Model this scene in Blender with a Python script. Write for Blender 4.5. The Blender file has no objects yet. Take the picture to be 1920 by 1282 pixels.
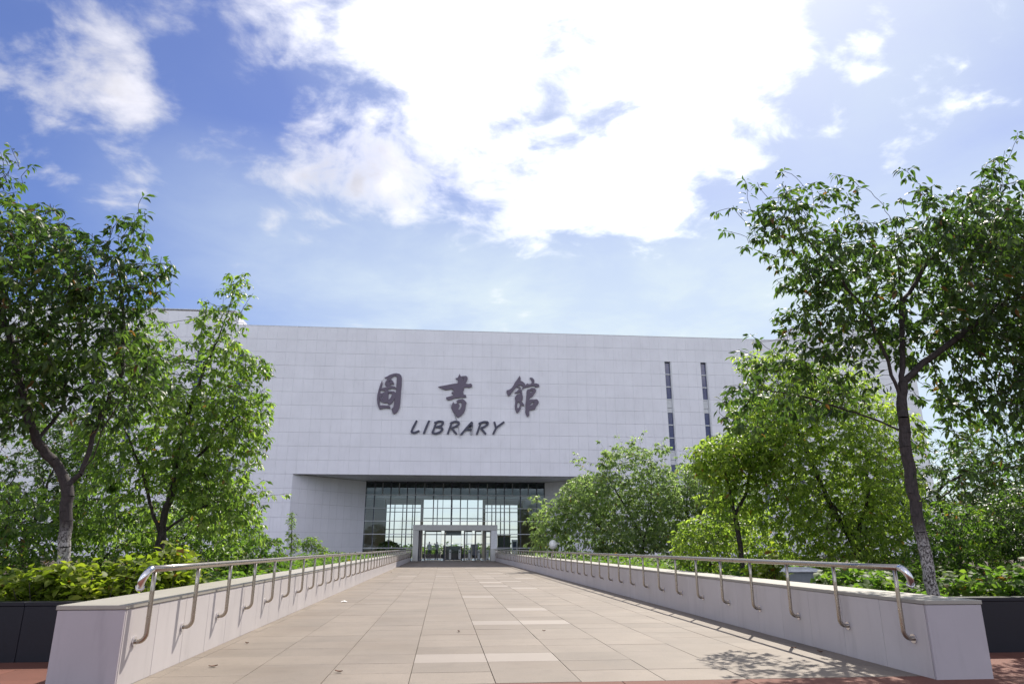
import bpy, bmesh, math, random
import numpy as np
from mathutils import Vector, Matrix

S = bpy.context.scene
COL = S.collection
R = math.radians
random.seed(7)
RNG = np.random.default_rng(11)

# ------------------------------------------------------------------ camera
PITCH, YAW, EYE = R(16.337), R(5.44), 1.2
fw = Vector((math.sin(YAW) * math.cos(PITCH), math.cos(YAW) * math.cos(PITCH), math.sin(PITCH)))
rt = Vector((math.cos(YAW), -math.sin(YAW), 0))
up = rt.cross(fw)
cam = bpy.data.cameras.new('camera')
cam.sensor_width = 36
cam.lens = 36 * 1310 / 1920
cam.clip_start = 0.05
cam.clip_end = 5000
co = bpy.data.objects.new('camera', cam)
co.matrix_world = Matrix(((rt.x, up.x, -fw.x, 0), (rt.y, up.y, -fw.y, 0), (rt.z, up.z, -fw.z, EYE), (0, 0, 0, 1)))
COL.objects.link(co)
S.camera = co
CAM = np.array([0, 0, EYE])

# ------------------------------------------------------------------ light and exposure
SUN = Vector((.105, .18, .25)).normalized()
SUN_EL = math.asin(SUN.z)
SUN_AZ = math.atan2(SUN.x, SUN.y)
sl = bpy.data.lights.new('sun', 'SUN')
sl.energy = 2.6
sl.angle = R(.53)
sl.color = (1, .93, .82)
so = bpy.data.objects.new('sun', sl)
so.rotation_euler = (-SUN).to_track_quat('-Z', 'Y').to_euler()
so.location = (30, 50, 80)
COL.objects.link(so)
S.view_settings.view_transform = 'Standard'
S.view_settings.look = 'None'
S.view_settings.gamma = 1
S.view_settings.use_curve_mapping = False
S.view_settings.exposure = 1.38
S.cycles.max_bounces = 10
S.cycles.diffuse_bounces = 6
S.cycles.glossy_bounces = 4
S.cycles.transmission_bounces = 6
S.cycles.transparent_max_bounces = 16
S.cycles.sample_clamp_indirect = 6
S.cycles.use_denoising = True


# ------------------------------------------------------------------ node helpers
class NT:
    def __init__(s, tree):
        s.t = tree

    def n(s, kind, **kw):
        nd = s.t.nodes.new(kind)
        for k, v in kw.items():
            setattr(nd, k, v)
        return nd

    def link(s, a, b):
        s.t.links.new(a, b)

    def put(s, sock, v):
        if hasattr(v, 'is_linked') or hasattr(v, 'node'):
            s.t.links.new(v, sock)
        else:
            sock.default_value = v

    def math(s, op, a, b=None, c=None, clamp=False):
        nd = s.n('ShaderNodeMath', operation=op, use_clamp=clamp)
        for i, v in enumerate((a, b, c)):
            if v is not None:
                s.put(nd.inputs[i], v)
        return nd.outputs[0]

    def vmath(s, op, a, b=None, out=0):
        nd = s.n('ShaderNodeVectorMath', operation=op)
        s.put(nd.inputs[0], a)
        if b is not None:
            s.put(nd.inputs[1], b)
        return nd.outputs[out]

    def ramp(s, f, lo, hi, a=0., b=1., smooth=True):
        nd = s.n('ShaderNodeMapRange')
        nd.interpolation_type = 'SMOOTHSTEP' if smooth else 'LINEAR'
        nd.clamp = True
        s.put(nd.inputs[0], f)
        for i, v in ((1, lo), (2, hi), (3, a), (4, b)):
            s.put(nd.inputs[i], v)
        return nd.outputs[0]

    def mix(s, f, a, b):
        nd = s.n('ShaderNodeMix', data_type='RGBA')
        s.put(nd.inputs[0], f)
        for sock, v in ((nd.inputs[6], a), (nd.inputs[7], b)):
            s.put(sock, (*v, 1) if isinstance(v, tuple) and len(v) == 3 else v)
        return nd.outputs[2]

    def noise(s, vec, scale, detail=4, rough=.55, dist=0., out=0):
        nd = s.n('ShaderNodeTexNoise')
        if vec is not None:
            s.put(nd.inputs['Vector'], vec)
        nd.inputs['Scale'].default_value = scale
        nd.inputs['Detail'].default_value = detail
        nd.inputs['Roughness'].default_value = rough
        nd.inputs['Distortion'].default_value = dist
        return nd.outputs[out]


def view_dir(x, y):
    """direction of a point of the sky seen from the entrance ramp, in degrees-like picture angles"""
    d = fw * 1310 + rt * (x - 960) + up * (641 - y)
    return d.normalized()


# ------------------------------------------------------------------ sky: clear air plus broken cumulus
W = bpy.data.worlds.new('World')
S.world = W
W.use_nodes = True
wt = W.node_tree
wt.nodes.clear()
N = NT(wt)
sky = N.n('ShaderNodeTexSky', sky_type='NISHITA')
sky.sun_disc = False
sky.sun_elevation = SUN_EL
sky.sun_rotation = SUN_AZ
sky.altitude = 50
sky.air_density = 1.0
sky.dust_density = 0.7
sky.ozone_density = 2.2
tc = N.n('ShaderNodeTexCoord')
d = N.vmath('NORMALIZE', tc.outputs['Generated'])
sep = N.n('ShaderNodeSeparateXYZ')
N.link(d, sep.inputs[0])
dz = sep.outputs[2]
den = N.math('ADD', N.math('MAXIMUM', dz, 0.), .16)
comb = N.n('ShaderNodeCombineXYZ')
N.link(N.math('DIVIDE', sep.outputs[0], den), comb.inputs[0])
N.link(N.math('DIVIDE', sep.outputs[1], den), comb.inputs[1])
P2 = comb.outputs[0]
warp = N.vmath('ADD', P2, N.vmath('SCALE', N.noise(P2, 1.4, 3, out=1), None))
wn = warp.node.inputs[1].links[0].from_node
wn.inputs['Scale'].default_value = .35
fb = N.noise(warp, 4.2, 12, .56)
fine = N.noise(warp, 14., 8, .6)
low = N.noise(P2, .55, 2, .5)
CLO, CHI, CLUM, SSAT, SSTR, VHOR, VLUM = .32, 1.3, .37, 1.3, .05, 1.0, .37
# cloud banks: (picture x, y, radius in degrees, weight)
BANKS = [(1090, 20, 15, 1.1), (1270, 95, 8, .8), (935, 40, 8, .85), (800, 220, 5.5, .62), (960, 220, 7.5, .9), (1140, 230, 8, .8), (1350, 200, 5, .6),
         (640, 235, 4.5, .62), (520, 255, 4, .5), (690, 330, 4, .42), (610, 370, 3.5, .42), (800, 350, 4.5, .5), (930, 370, 4, .45), (1090, 360, 4, .4),
         (640, 35, 4.2, .55), (530, 40, 3.6, .48), (460, 50, 2.6, .4), (760, 30, 4.5, .55), (500, 110, 2, .36), (690, 120, 2.5, .4),
         (75, 170, 3, .46), (150, 185, 3, .50), (222, 205, 2.4, .48), (272, 165, 2.4, .44), (110, 60, 2.6, .36), (165, 85, 2.6, .40), (215, 115, 2.4, .40), (180, 20, 2.6, .42), (25, 40, 2, .3), (0, 125, 2, .42),
         (225, 325, 2.4, .46), (235, 362, 1.6, .42), (60, 305, 2.6, .40), (120, 335, 2, .36), (315, 15, 2.4, .55),
         (1665, 15, 1.7, .46), (1640, 55, 1.7, .5), (1612, 100, 1.6, .46), (1590, 140, 1.2, .4), (1880, 140, 3, .30), (1820, 20, 4, .24), (1545, 212, 1.6, .42), (1480, 240, 1.5, .4), (605, 450, 2.2, .46), (760, 410, 2, .34), (515, 412, 1.2, .34)]
acc = None
for x, y, rad, wgt in BANKS:
    v = view_dir(x, y)
    dt = N.vmath('DOT_PRODUCT', d, tuple(v), out=1)
    m = N.ramp(dt, math.cos(R(rad * 1.5)), math.cos(R(rad * .1)), 0., wgt)
    acc = m if acc is None else N.math('MAXIMUM', N.math('MAXIMUM', acc, m), N.math('MULTIPLY', N.math('ADD', acc, m), .72))
acc = N.math('MINIMUM', acc, .96)
# away from this quarter of the sky the cover goes on as broken cumulus
front = N.ramp(N.vmath('DOT_PRODUCT', d, tuple(view_dir(960, 300)), out=1), math.cos(R(60)), math.cos(R(46)))
rest = N.math('MULTIPLY', N.math('SUBTRACT', 1., front), N.ramp(low, .34, .56, .2, .95))
acc = N.math('ADD', acc, rest)
dens = N.math('ADD', N.math('MULTIPLY', acc, 1.), N.math('ADD', N.math('MULTIPLY', N.math('SUBTRACT', fb, .5), 3.0), N.math('MULTIPLY', N.math('SUBTRACT', fine, .5), .9)))
cloud = N.ramp(dens, CLO, CHI)
cloud = N.math('MULTIPLY', cloud, N.ramp(dz, .02, .16))
core = N.ramp(dens, .6, 1.2)
sund = N.vmath('DOT_PRODUCT', d, tuple(SUN), out=1)
glow = N.ramp(sund, .74, 1.0)
lit = N.ramp(sund, .35, -.55)            # clouds facing the sun are whiter than those against it
lum = N.math('ADD', N.math('ADD', CLUM, N.math('MULTIPLY', lit, .95)), N.math('MULTIPLY', glow, .5))
shade = N.noise(warp, 3.2, 6, .55)
lum = N.math('MULTIPLY', lum, N.math('SUBTRACT', 1.06, N.math('MULTIPLY', core, N.ramp(shade, .44, .66, 0., .38))))
ccol = N.mix(core, (1., .985, .985), (.90, .90, 1.))
bgc = N.n('ShaderNodeBackground')
N.link(ccol, bgc.inputs[0])
N.link(lum, bgc.inputs[1])
bgs = N.n('ShaderNodeBackground')
hs = N.n('ShaderNodeHueSaturation')
hs.inputs['Saturation'].default_value = SSAT
hs.inputs['Hue'].default_value = .522
N.link(sky.outputs[0], hs.inputs['Color'])
N.link(hs.outputs[0], bgs.inputs[0])
bgs.inputs[1].default_value = SSTR
# thin high veil: whitens the blue round the sun and towards the horizon
veil = N.math('MAXIMUM', N.math('MULTIPLY', N.ramp(sund, .74, .99), .65), N.math('MULTIPLY', N.math('MULTIPLY', N.ramp(dz, .58, .32), N.ramp(sund, .52, .82, .0, 1.)), VHOR))
veil = N.math('MAXIMUM', veil, N.ramp(dz, .24, .03, .10, .85))
veil = N.math('MULTIPLY', veil, N.ramp(fb, .3, .7, .75, 1.))
mv = N.n('ShaderNodeMixShader')
N.link(veil, mv.inputs[0])
bgv = N.n('ShaderNodeBackground')
bgv.inputs[0].default_value = (.80, .92, 1., 1)
bgv.inputs[1].default_value = VLUM
N.link(bgs.outputs[0], mv.inputs[1])
N.link(bgv.outputs[0], mv.inputs[2])
mx = N.n('ShaderNodeMixShader')
N.link(cloud, mx.inputs[0])
N.link(mv.outputs[0], mx.inputs[1])
N.link(bgc.outputs[0], mx.inputs[2])
wo = N.n('ShaderNodeOutputWorld')
N.link(mx.outputs[0], wo.inputs[0])


# ------------------------------------------------------------------ materials
def new_mat(name):
    m = bpy.data.materials.new(name)
    m.use_nodes = True
    m.node_tree.nodes.clear()
    n = NT(m.node_tree)
    out = n.n('ShaderNodeOutputMaterial')
    return m, n, out


def rnd(n):
    """one random number per object and per loose piece of a mesh"""
    a = n.n('ShaderNodeObjectInfo').outputs['Random']
    b = n.n('ShaderNodeNewGeometry').outputs['Random Per Island']
    return n.math('FRACT', n.math('ADD', a, b))


def stone(name, col, var=.1, grain=60., gamt=.12, rough=.6, bump=.1, big=1.2, stain=0., spec=.4, tint=None, blotch=.22):
    m, n, out = new_mat(name)
    p = n.n('ShaderNodeNewGeometry').outputs['Position']
    g = n.noise(p, grain, 5, .7)
    b = n.noise(p, big, 5, .6)
    r = rnd(n)
    f = n.math('ADD', n.math('MULTIPLY', n.math('SUBTRACT', g, .5), gamt * 2), n.math('MULTIPLY', n.math('SUBTRACT', b, .5), blotch))
    f = n.math('ADD', f, n.math('MULTIPLY', n.math('SUBTRACT', r, .5), var))
    c = n.mix(1., col, col)
    hsv = n.n('ShaderNodeHueSaturation')
    hsv.inputs['Color'].default_value = (*col, 1)
    n.link(n.math('ADD', f, 1.), hsv.inputs['Value'])
    c = hsv.outputs[0]
    if tint:
        c = n.mix(n.ramp(n.noise(p, .7, 4), .45, .7, 0., .5), c, tint)
    if stain:
        st = n.ramp(n.noise(n.vmath('MULTIPLY', p, (2.4, 2.4, .35)), 2.2, 8, .68), .50, .74, 0., stain)
        c = n.mix(st, c, tuple(x * .55 for x in col))
    bs = n.n('ShaderNodeBsdfPrincipled')
    n.link(c, bs.inputs['Base Color'])
    n.link(n.ramp(g, .3, .7, rough - .08, rough + .08), bs.inputs['Roughness'])
    bs.inputs['Specular IOR Level'].default_value = spec
    if bump:
        bp = n.n('ShaderNodeBump')
        bp.inputs['Strength'].default_value = bump
        bp.inputs['Distance'].default_value = .004
        n.link(g, bp.inputs['Height'])
        n.link(bp.outputs[0], bs.inputs['Normal'])
    n.link(bs.outputs[0], out.inputs[0])
    return m


def metal(name, col, rough=.3, var=.1):
    m, n, out = new_mat(name)
    p = n.n('ShaderNodeNewGeometry').outputs['Position']
    g = n.noise(p, 5, 3, .6)
    bs = n.n('ShaderNodeBsdfPrincipled')
    bs.inputs['Base Color'].default_value = (*col, 1)
    bs.inputs['Metallic'].default_value = 1
    n.link(n.ramp(g, .3, .7, max(.02, rough - var), rough + var), bs.inputs['Roughness'])
    n.link(bs.outputs[0], out.inputs[0])
    return m


def paint(name, col, rough=.45, spec=.4):
    m, n, out = new_mat(name)
    p = n.n('ShaderNodeNewGeometry').outputs['Position']
    g = n.noise(p, 9, 6, .65)
    hsv = n.n('ShaderNodeHueSaturation')
    hsv.inputs['Color'].default_value = (*col, 1)
    n.link(n.ramp(g, .25, .75, .88, 1.1), hsv.inputs['Value'])
    bs = n.n('ShaderNodeBsdfPrincipled')
    n.link(hsv.outputs[0], bs.inputs['Base Color'])
    n.link(n.ramp(g, .3, .7, rough - .06, rough + .06), bs.inputs['Roughness'])
    bs.inputs['Specular IOR Level'].default_value = spec
    n.link(bs.outputs[0], out.inputs[0])
    return m


def clear_glass(name, tint=(.90, .95, .95), ior=1.5, gain=1.):
    m, n, out = new_mat(name)
    tr = n.n('ShaderNodeBsdfTransparent')
    tr.inputs[0].default_value = (*tint, 1)
    gl = n.n('ShaderNodeBsdfGlossy')
    gl.inputs['Roughness'].default_value = .02
    gl.inputs['Color'].default_value = (.85, .92, 1, 1)
    fr = n.n('ShaderNodeFresnel')
    fr.inputs[0].default_value = ior
    p = n.n('ShaderNodeNewGeometry').outputs['Position']
    bp = n.n('ShaderNodeBump')
    bp.inputs['Strength'].default_value = .02
    n.link(n.noise(p, 1.3, 2), bp.inputs['Height'])
    n.link(bp.outputs[0], gl.inputs['Normal'])
    mx = n.n('ShaderNodeMixShader')
    n.link(n.math('MULTIPLY', fr.outputs[0], gain, clamp=True), mx.inputs[0])
    n.link(tr.outputs[0], mx.inputs[1])
    n.link(gl.outputs[0], mx.inputs[2])
    n.link(mx.outputs[0], out.inputs[0])
    return m


def leafmat(name, cols, trans, tcol, rough=.38, spec=.45):
    """cols: three greens mixed per leaf; trans: share of light let through"""
    m, n, out = new_mat(name)
    r = rnd(n)
    p = n.n('ShaderNodeNewGeometry').outputs['Position']
    cl = n.noise(p, 1.3, 3, .6)
    f = n.math('ADD', n.math('MULTIPLY', r, .65), n.math('MULTIPLY', n.ramp(cl, .3, .7), .45))
    c = n.mix(n.ramp(f, .05, .5), cols[0], cols[1])
    c = n.mix(n.ramp(f, .55, 1.05), c, cols[2])
    odd = n.ramp(n.math('FRACT', n.math('MULTIPLY', r, 37.7)), .985, .99)
    c = n.mix(n.math('MULTIPLY', odd, .8), c, (.16, .06, .03))
    bs = n.n('ShaderNodeBsdfPrincipled')
    n.link(c, bs.inputs['Base Color'])
    bs.inputs['Roughness'].default_value = rough
    bs.inputs['Specular IOR Level'].default_value = spec
    tl = n.n('ShaderNodeBsdfTranslucent')
    tm = n.n('ShaderNodeMix', data_type='RGBA', blend_type='MULTIPLY')
    tm.inputs[0].default_value = 1
    n.link(c, tm.inputs[6])
    tm.inputs[7].default_value = (*tcol, 1)
    n.link(tm.outputs[2], tl.inputs[0])
    mx = n.n('ShaderNodeMixShader')
    mx.inputs[0].default_value = trans
    n.link(bs.outputs[0], mx.inputs[1])
    n.link(tl.outputs[0], mx.inputs[2])
    n.link(mx.outputs[0], out.inputs[0])
    return m


def bark(name, col, lime=0., lime_top=1.5):
    m, n, out = new_mat(name)
    p = n.n('ShaderNodeNewGeometry').outputs['Position']
    g = n.noise(n.vmath('MULTIPLY', p, (1, 1, .45)), 34, 7, .7)
    sp = n.n('ShaderNodeSeparateXYZ')
    n.link(p, sp.inputs[0])
    c = n.mix(n.ramp(g, .3, .7), tuple(x * .5 for x in col), tuple(x * 1.5 for x in col))
    if lime:
        hgt = n.ramp(n.math('ADD', sp.outputs[2], n.math('MULTIPLY', n.noise(p, 9, 3), .3)), lime_top + .35, lime_top - .1)
        spot = n.ramp(n.noise(n.vmath('MULTIPLY', p, (1, 1, .7)), 46, 6, .72), .42, .56, 0., lime)
        c = n.mix(n.math('MULTIPLY', hgt, spot), c, (.42, .40, .39))
    bs = n.n('ShaderNodeBsdfPrincipled')
    n.link(c, bs.inputs['Base Color'])
    bs.inputs['Roughness'].default_value = .85
    bp = n.n('ShaderNodeBump')
    bp.inputs['Strength'].default_value = .7
    bp.inputs['Distance'].default_value = .012
    n.link(g, bp.inputs['Height'])
    n.link(bp.outputs[0], bs.inputs['Normal'])
    n.link(bs.outputs[0], out.inputs[0])
    return m


M = {
    'facade': stone('white_stone_tile', (.82, .81, .875), .025, 25, .03, .38, .03, .5, .15),
    'backing': paint('joint_backing', (.55, .55, .58), .8),
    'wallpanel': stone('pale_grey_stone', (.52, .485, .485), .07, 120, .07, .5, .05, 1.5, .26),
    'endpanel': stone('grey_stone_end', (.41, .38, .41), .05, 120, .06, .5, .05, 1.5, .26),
    'coping': stone('coping_granite', (.335, .315, .28), .10, 90, .14, .55, .1, 2., .12),
    'slab': stone('beige_granite', (.195, .162, .132), .20, 55, .75, .62, .25, .9, .30, .35, (.165, .13, .10), blotch=.6),
    'slab_light': stone('light_granite', (.262, .225, .195), .14, 55, .45, .6, .12, .9, .08),
    'grout': stone('dark_grout', (.145, .125, .105), .1, 80, .2, .9, .2),
    'red': stone('red_paver', (.135, .05, .034), .3, 50, .5, .8, .25, 1.1, .25),
    'granite': stone('black_granite', (.008, .0085, .016), .2, 60, .5, .42, .04, 1.2, 0., .35),
    'soil': stone('soil', (.07, .052, .038), .1, 30, .4, .95, .6, .6),
    'grass': stone('far_grass', (.075, .10, .035), .1, 3, .3, .95, .3, .05),
    'steel': metal('brushed_steel', (.43, .385, .33), .27, .025),
    'polished': metal('polished_steel', (.70, .69, .72), .14, .02),
    'upper_room': paint('upper_room', (.38, .40, .40), .6),
    'mullion': paint('dark_mullion', (.05, .05, .075), .4),
    'transom': paint('light_transom', (.62, .63, .66), .4),
    'glass': clear_glass('curtain_glass', (.93, .95, .96), 1.5, 1.3),
    'doorglass': clear_glass('door_glass', (.96, .97, .98), 1.45, .8),
    'darkglass': clear_glass('tinted_glass', (.48, .54, .54), 1.5, 1.6),
    'slitglass': paint('blue_window_glass', (.05, .055, .15), .08, .8),
    'whitemetal': paint('white_metal', (.66, .67, .70), .4),
    'portal': stone('portal_stone', (.52, .52, .50), .03, 40, .05, .45, .03, 1.),
    'soffit': paint('soffit_grey', (.68, .69, .72), .5),
    'dark': paint('dark_interior', (.045, .055, .06), .5),
    'hallwall': paint('hall_wall', (.55, .54, .53), .6),
    'brownwall': paint('brown_hall_wall', (.20, .16, .12), .6),
    'hallfloor': paint('hall_floor', (.34, .33, .31), .2),
    'blind': paint('window_blind', (.32, .35, .35), .6),
    'bronze': paint('bronze_letter', (.125, .098, .145), .42, .5),
    'navy': paint('dark_letter', (.06, .058, .10), .45, .5),
    'timber': paint('brown_timber', (.16, .10, .05), .5),
    'white': paint('white_paint', (.78, .78, .78), .45),
    'greybox': paint('grey_box_paint', (.28, .30, .33), .5),
    'paper': paint('white_paper', (.8, .8, .8), .7),
    'deadleaf': paint('dead_leaf', (.14, .06, .03), .7),
    'skin': paint('skin', (.45, .28, .2), .5),
    'shirt': paint('white_shirt', (.62, .65, .75), .7),
    'trouser': paint('dark_trousers', (.04, .045, .09), .7),
    'hair': paint('dark_hair', (.02, .017, .015), .5),
    'lampglow': paint('downlight_lens', (.75, .75, .72), .3),
    'bark': bark('bark_limed', (.036, .028, .029), .9, 1.35),
    'bark_plain': bark('bark', (.040, .032, .030)),
    'leaf_dark': leafmat('cherry_leaf', ((.022, .042, .015), (.042, .074, .021), (.085, .12, .03)), .42, (2.7, 3.1, 1.4), .46, .4),
    'leaf_mid': leafmat('fresh_leaf', ((.055, .092, .025), (.098, .146, .036), (.19, .235, .06)), .55, (2.7, 3.1, 1.5), .40, .55),
    'leaf_bright': leafmat('bright_leaf', ((.085, .125, .03), (.14, .19, .042), (.25, .29, .075)), .58, (2.8, 3.1, 1.5), .42, .5),
    'leaf_far': leafmat('grey_green_leaf', ((.085, .12, .052), (.13, .175, .075), (.21, .25, .11)), .60, (2.6, 2.9, 1.7), .42, .7),
    'leaf_hedge': leafmat('hedge_leaf', ((.075, .11, .02), (.14, .18, .028), (.24, .26, .045)), .5, (2.4, 2.6, 1.0), .52, .3),
    'leaf_hedge_green': leafmat('hedge_leaf_green', ((.038, .075, .018), (.07, .12, .026), (.14, .185, .036)), .48, (2.6, 3.0, 1.3), .52, .3),
    'leaf_shade': leafmat('dark_leaf', ((.028, .05, .016), (.046, .08, .02), (.085, .12, .028)), .44, (2.5, 2.9, 1.3), .42, .5),
}


# ------------------------------------------------------------------ object helpers
def tag(o, label=None, cat=None, group=None, kind=None):
    for k, v in (('label', label), ('category', cat), ('group', group), ('kind', kind)):
        if v:
            o[k] = v
    return o


def empty(name, loc=(0, 0, 0), label=None, cat=None, group=None, kind=None):
    o = bpy.data.objects.new(name, None)
    o.location = loc
    o.empty_display_size = .2
    COL.objects.link(o)
    return tag(o, label, cat, group, kind)


def link(name, me, parent=None, loc=None):
    o = bpy.data.objects.new(name, me)
    if parent:
        o.parent = parent
    if loc is not None:
        o.location = loc
    COL.objects.link(o)
    return o


def mesh_np(name, V, F, mat, smooth=False):
    """V (n,3); F (m,k) with k 3 or 4, or a list of such arrays"""
    me = bpy.data.meshes.new(name)
    Fs = F if isinstance(F, list) else [F]
    Fs = [np.asarray(f, dtype=np.int32) for f in Fs if len(f)]
    loops = np.concatenate([f.ravel() for f in Fs])
    tot = np.concatenate([np.full(len(f), f.shape[1], np.int32) for f in Fs])
    st = np.concatenate(([0], np.cumsum(tot)[:-1])).astype(np.int32)
    me.vertices.add(len(V))
    me.vertices.foreach_set('co', np.asarray(V, np.float32).ravel())
    me.loops.add(len(loops))
    me.loops.foreach_set('vertex_index', loops)
    me.polygons.add(len(tot))
    me.polygons.foreach_set('loop_start', st)
    me.polygons.foreach_set('loop_total', tot)
    if smooth:
        me.polygons.foreach_set('use_smooth', np.ones(len(tot), bool))
    for m in (mat if isinstance(mat, (list, tuple)) else [mat]):
        me.materials.append(m)
    me.update(calc_edges=True)
    return me


class MB:
    """collects boxes, prisms and tubes and makes ONE mesh of them"""

    def __init__(s):
        s.v, s.f = [], []

    def add(s, vs, fs):
        k = len(s.v)
        s.v += [tuple(v) for v in vs]
        s.f += [tuple(i + k for i in f) for f in fs]
        return s

    def box(s, x0, x1, y0, y1, z0, z1):
        return s.add([(x0, y0, z0), (x1, y0, z0), (x1, y1, z0), (x0, y1, z0), (x0, y0, z1), (x1, y0, z1), (x1, y1, z1), (x0, y1, z1)],
                     [(0, 3, 2, 1), (4, 5, 6, 7), (0, 1, 5, 4), (1, 2, 6, 5), (2, 3, 7, 6), (3, 0, 4, 7)])

    def prism(s, poly, z0, z1):
        """footprint given counter-clockwise"""
        n = len(poly)
        vs = [(x, y, z0) for x, y in poly] + [(x, y, z1) for x, y in poly]
        fs = [tuple(reversed(range(n))), tuple(range(n, 2 * n))] + [(i, (i + 1) % n, n + (i + 1) % n, n + i) for i in range(n)]
        return s.add(vs, fs)

    def tube(s, pts, rad, n=12, caps=True):
        pts = [Vector(p) for p in pts]
        rads = rad if isinstance(rad, (list, tuple)) else [rad] * len(pts)
        rings = []
        ref = None
        for i, p in enumerate(pts):
            t = (pts[min(i + 1, len(pts) - 1)] - pts[max(i - 1, 0)]).normalized()
            if ref is None:
                ref = t.orthogonal().normalized()
            ref = (ref - t * ref.dot(t)).normalized()
            b = t.cross(ref)
            rings.append([p + (ref * math.cos(2 * math.pi * k / n) + b * math.sin(2 * math.pi * k / n)) * rads[i] for k in range(n)])
        vs = [v for r in rings for v in r]
        fs = []
        for i in range(len(pts) - 1):
            for k in range(n):
                fs.append((i * n + k, i * n + (k + 1) % n, (i + 1) * n + (k + 1) % n, (i + 1) * n + k))
        if caps:
            fs.append(tuple(reversed(range(n))))
            fs.append(tuple((len(pts) - 1) * n + k for k in range(n)))
        return s.add(vs, fs)

    def mesh(s, name, mat, bevel=0., smooth=False):
        me = bpy.data.meshes.new(name)
        me.from_pydata(s.v, [], s.f)
        for m in (mat if isinstance(mat, (list, tuple)) else [mat]):
            me.materials.append(m)
        if bevel:
            bm = bmesh.new()
            bm.from_mesh(me)
            bmesh.ops.bevel(bm, geom=bm.edges[:], offset=bevel, segments=1, affect='EDGES')
            bm.to_mesh(me)
            bm.free()
        if smooth:
            for p in me.polygons:
                p.use_smooth = len(p.vertices) == 4
        me.update()
        return me

    def obj(s, name, mat, parent=None, bevel=0., smooth=False, loc=None):
        return link(name, s.mesh(name, mat, bevel, smooth), parent, loc)


def bx(name, mat, parent, x0, x1, y0, y1, z0, z1, bevel=0.):
    return MB().box(x0, x1, y0, y1, z0, z1).obj(name, mat, parent, bevel)


_cache = {}


def panel(name, mat, parent, x, y, z, sx, sy, sz, bevel=0., rz=0.):
    """box of size sx,sy,sz with its low corner at x,y,z (turned by rz about that corner); alike sizes share one mesh"""
    key = (mat.name, round(sx, 3), round(sy, 3), round(sz, 3), bevel)
    me = _cache.get(key)
    if me is None:
        me = _cache[key] = MB().box(0, sx, 0, sy, 0, sz).mesh(name, mat, bevel)
    o = link(name, me, parent, (x, y, z))
    if rz:
        o.rotation_euler = (0, 0, rz)
    return o

# ================================================================== GROUND AND RAMP
XL, XR, Y0, YB = -2.81, 4.68, 6.90, 59.6        # inner faces of the two parapets, front of the ramp, front of the building
ground = tag(link('ground', MB().add([(-1500, -200, -.10), (1500, -200, -.10), (1500, 2500, -.10), (-1500, 2500, -.10)], [(0, 1, 2, 3)]).mesh('ground', M['grass'])), kind='structure')

deck = bx('bridge_deck', M['grout'], None, XL - .4, XR + .4, 7.024, 66.15, -.08, -.022)
tag(deck, kind='structure')
WHITE = {(0, 2), (1, 2), (1, 8), (2, 8), (2, 12), (1, 18), (3, 24), (2, 26), (3, 31), (2, 30), (2, 39), (3, 39), (0, 39), (-2, 39), (3, 44), (2, 36), (4, 50), (4, 35), (0, 55), (2, 58), (1, 62), (-1, 66)}
ROWS = [(7.03 + .63 * k, 7.03 + .63 * (k + 1)) for k in range(94)]
xs = [XL] + [-.28 + .8 * k for k in range(-3, 7)] + [XR]
far = {0: MB(), 1: MB()}
count = 0
for k, (ya, yb) in enumerate(ROWS):
    for i in range(len(xs) - 1):
        xa, xb = xs[i], xs[i + 1]
        light = (i - 4, k) in WHITE
        g, h_ = .003, .0015
        if count < 300 and k < 28:
            top = -.001 + RNG.uniform(-.0015, .0015)
            panel('paving_slab', M['slab_light'] if light else M['slab'], deck, xa + g, ya + h_, top - .02, xb - xa - 2 * g, yb - ya - 2 * h_, .02, .0015)
            count += 1
        else:
            t = -.001 + RNG.uniform(-.0015, .0015)
            far[int(light)].box(xa + g, xb - g, ya + h_, yb - h_, t - .019, t)
fv = MB()
fv.add(far[0].v, far[0].f)
nf0 = len(fv.f)
fv.add(far[1].v, far[1].f)
fo = fv.obj('distant_paving_slabs', [M['slab'], M['slab_light']], deck)
for j, p in enumerate(fo.data.polygons):
    p.material_index = int(j >= nf0)
tag(fo, kind='stuff')

YRED = 7.022
redp = bx('red_pavement', M['grout'], None, -30, 32, -14, YRED, -.085, -.024)
tag(redp, kind='structure')
bx('red_border', M['grout'], redp, -30, XL - .55, YRED, 8.76, -.085, -.024)
bx('red_border', M['grout'], redp, XR + .55, 32, YRED, 8.44, -.085, -.024)
rest = MB()
for k in range(-8, 3):
    y = YRED - .002 + k * .6
    for i in range(-26, 28):
        x = i * 1.2 + (.6 if k % 2 else 0) - .1
        spans = [(x, x + 1.2)]
        if k >= 0:
            spans = [(x, min(x + 1.2, XL - .56)), (max(x, XR + .56), x + 1.2)]
        for xa, xb in spans:
            if xb - xa < .03:
                continue
            t = RNG.uniform(-.0015, .0015) - .002
            if k > -3 and -9 < x < 11:
                panel('red_paving_slab', M['red'], redp, xa + .004, y + .004, t - .022, xb - xa - .008, .592, .022, .002)
            else:
                rest.box(xa + .004, xb - .004, y + .004, y + .596, t - .022, t)
tag(rest.obj('distant_red_slabs', M['red'], redp), kind='stuff')

for side, xa, xb, yf in (('left', -34, XL - .60, 8.74), ('right', XR + .60, 40, 8.42)):
    bed = bx('planting_bed', M['soil'], None, xa, xb, yf + .12, 59.5, -.09, .42)
    tag(bed, kind='structure')

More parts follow.
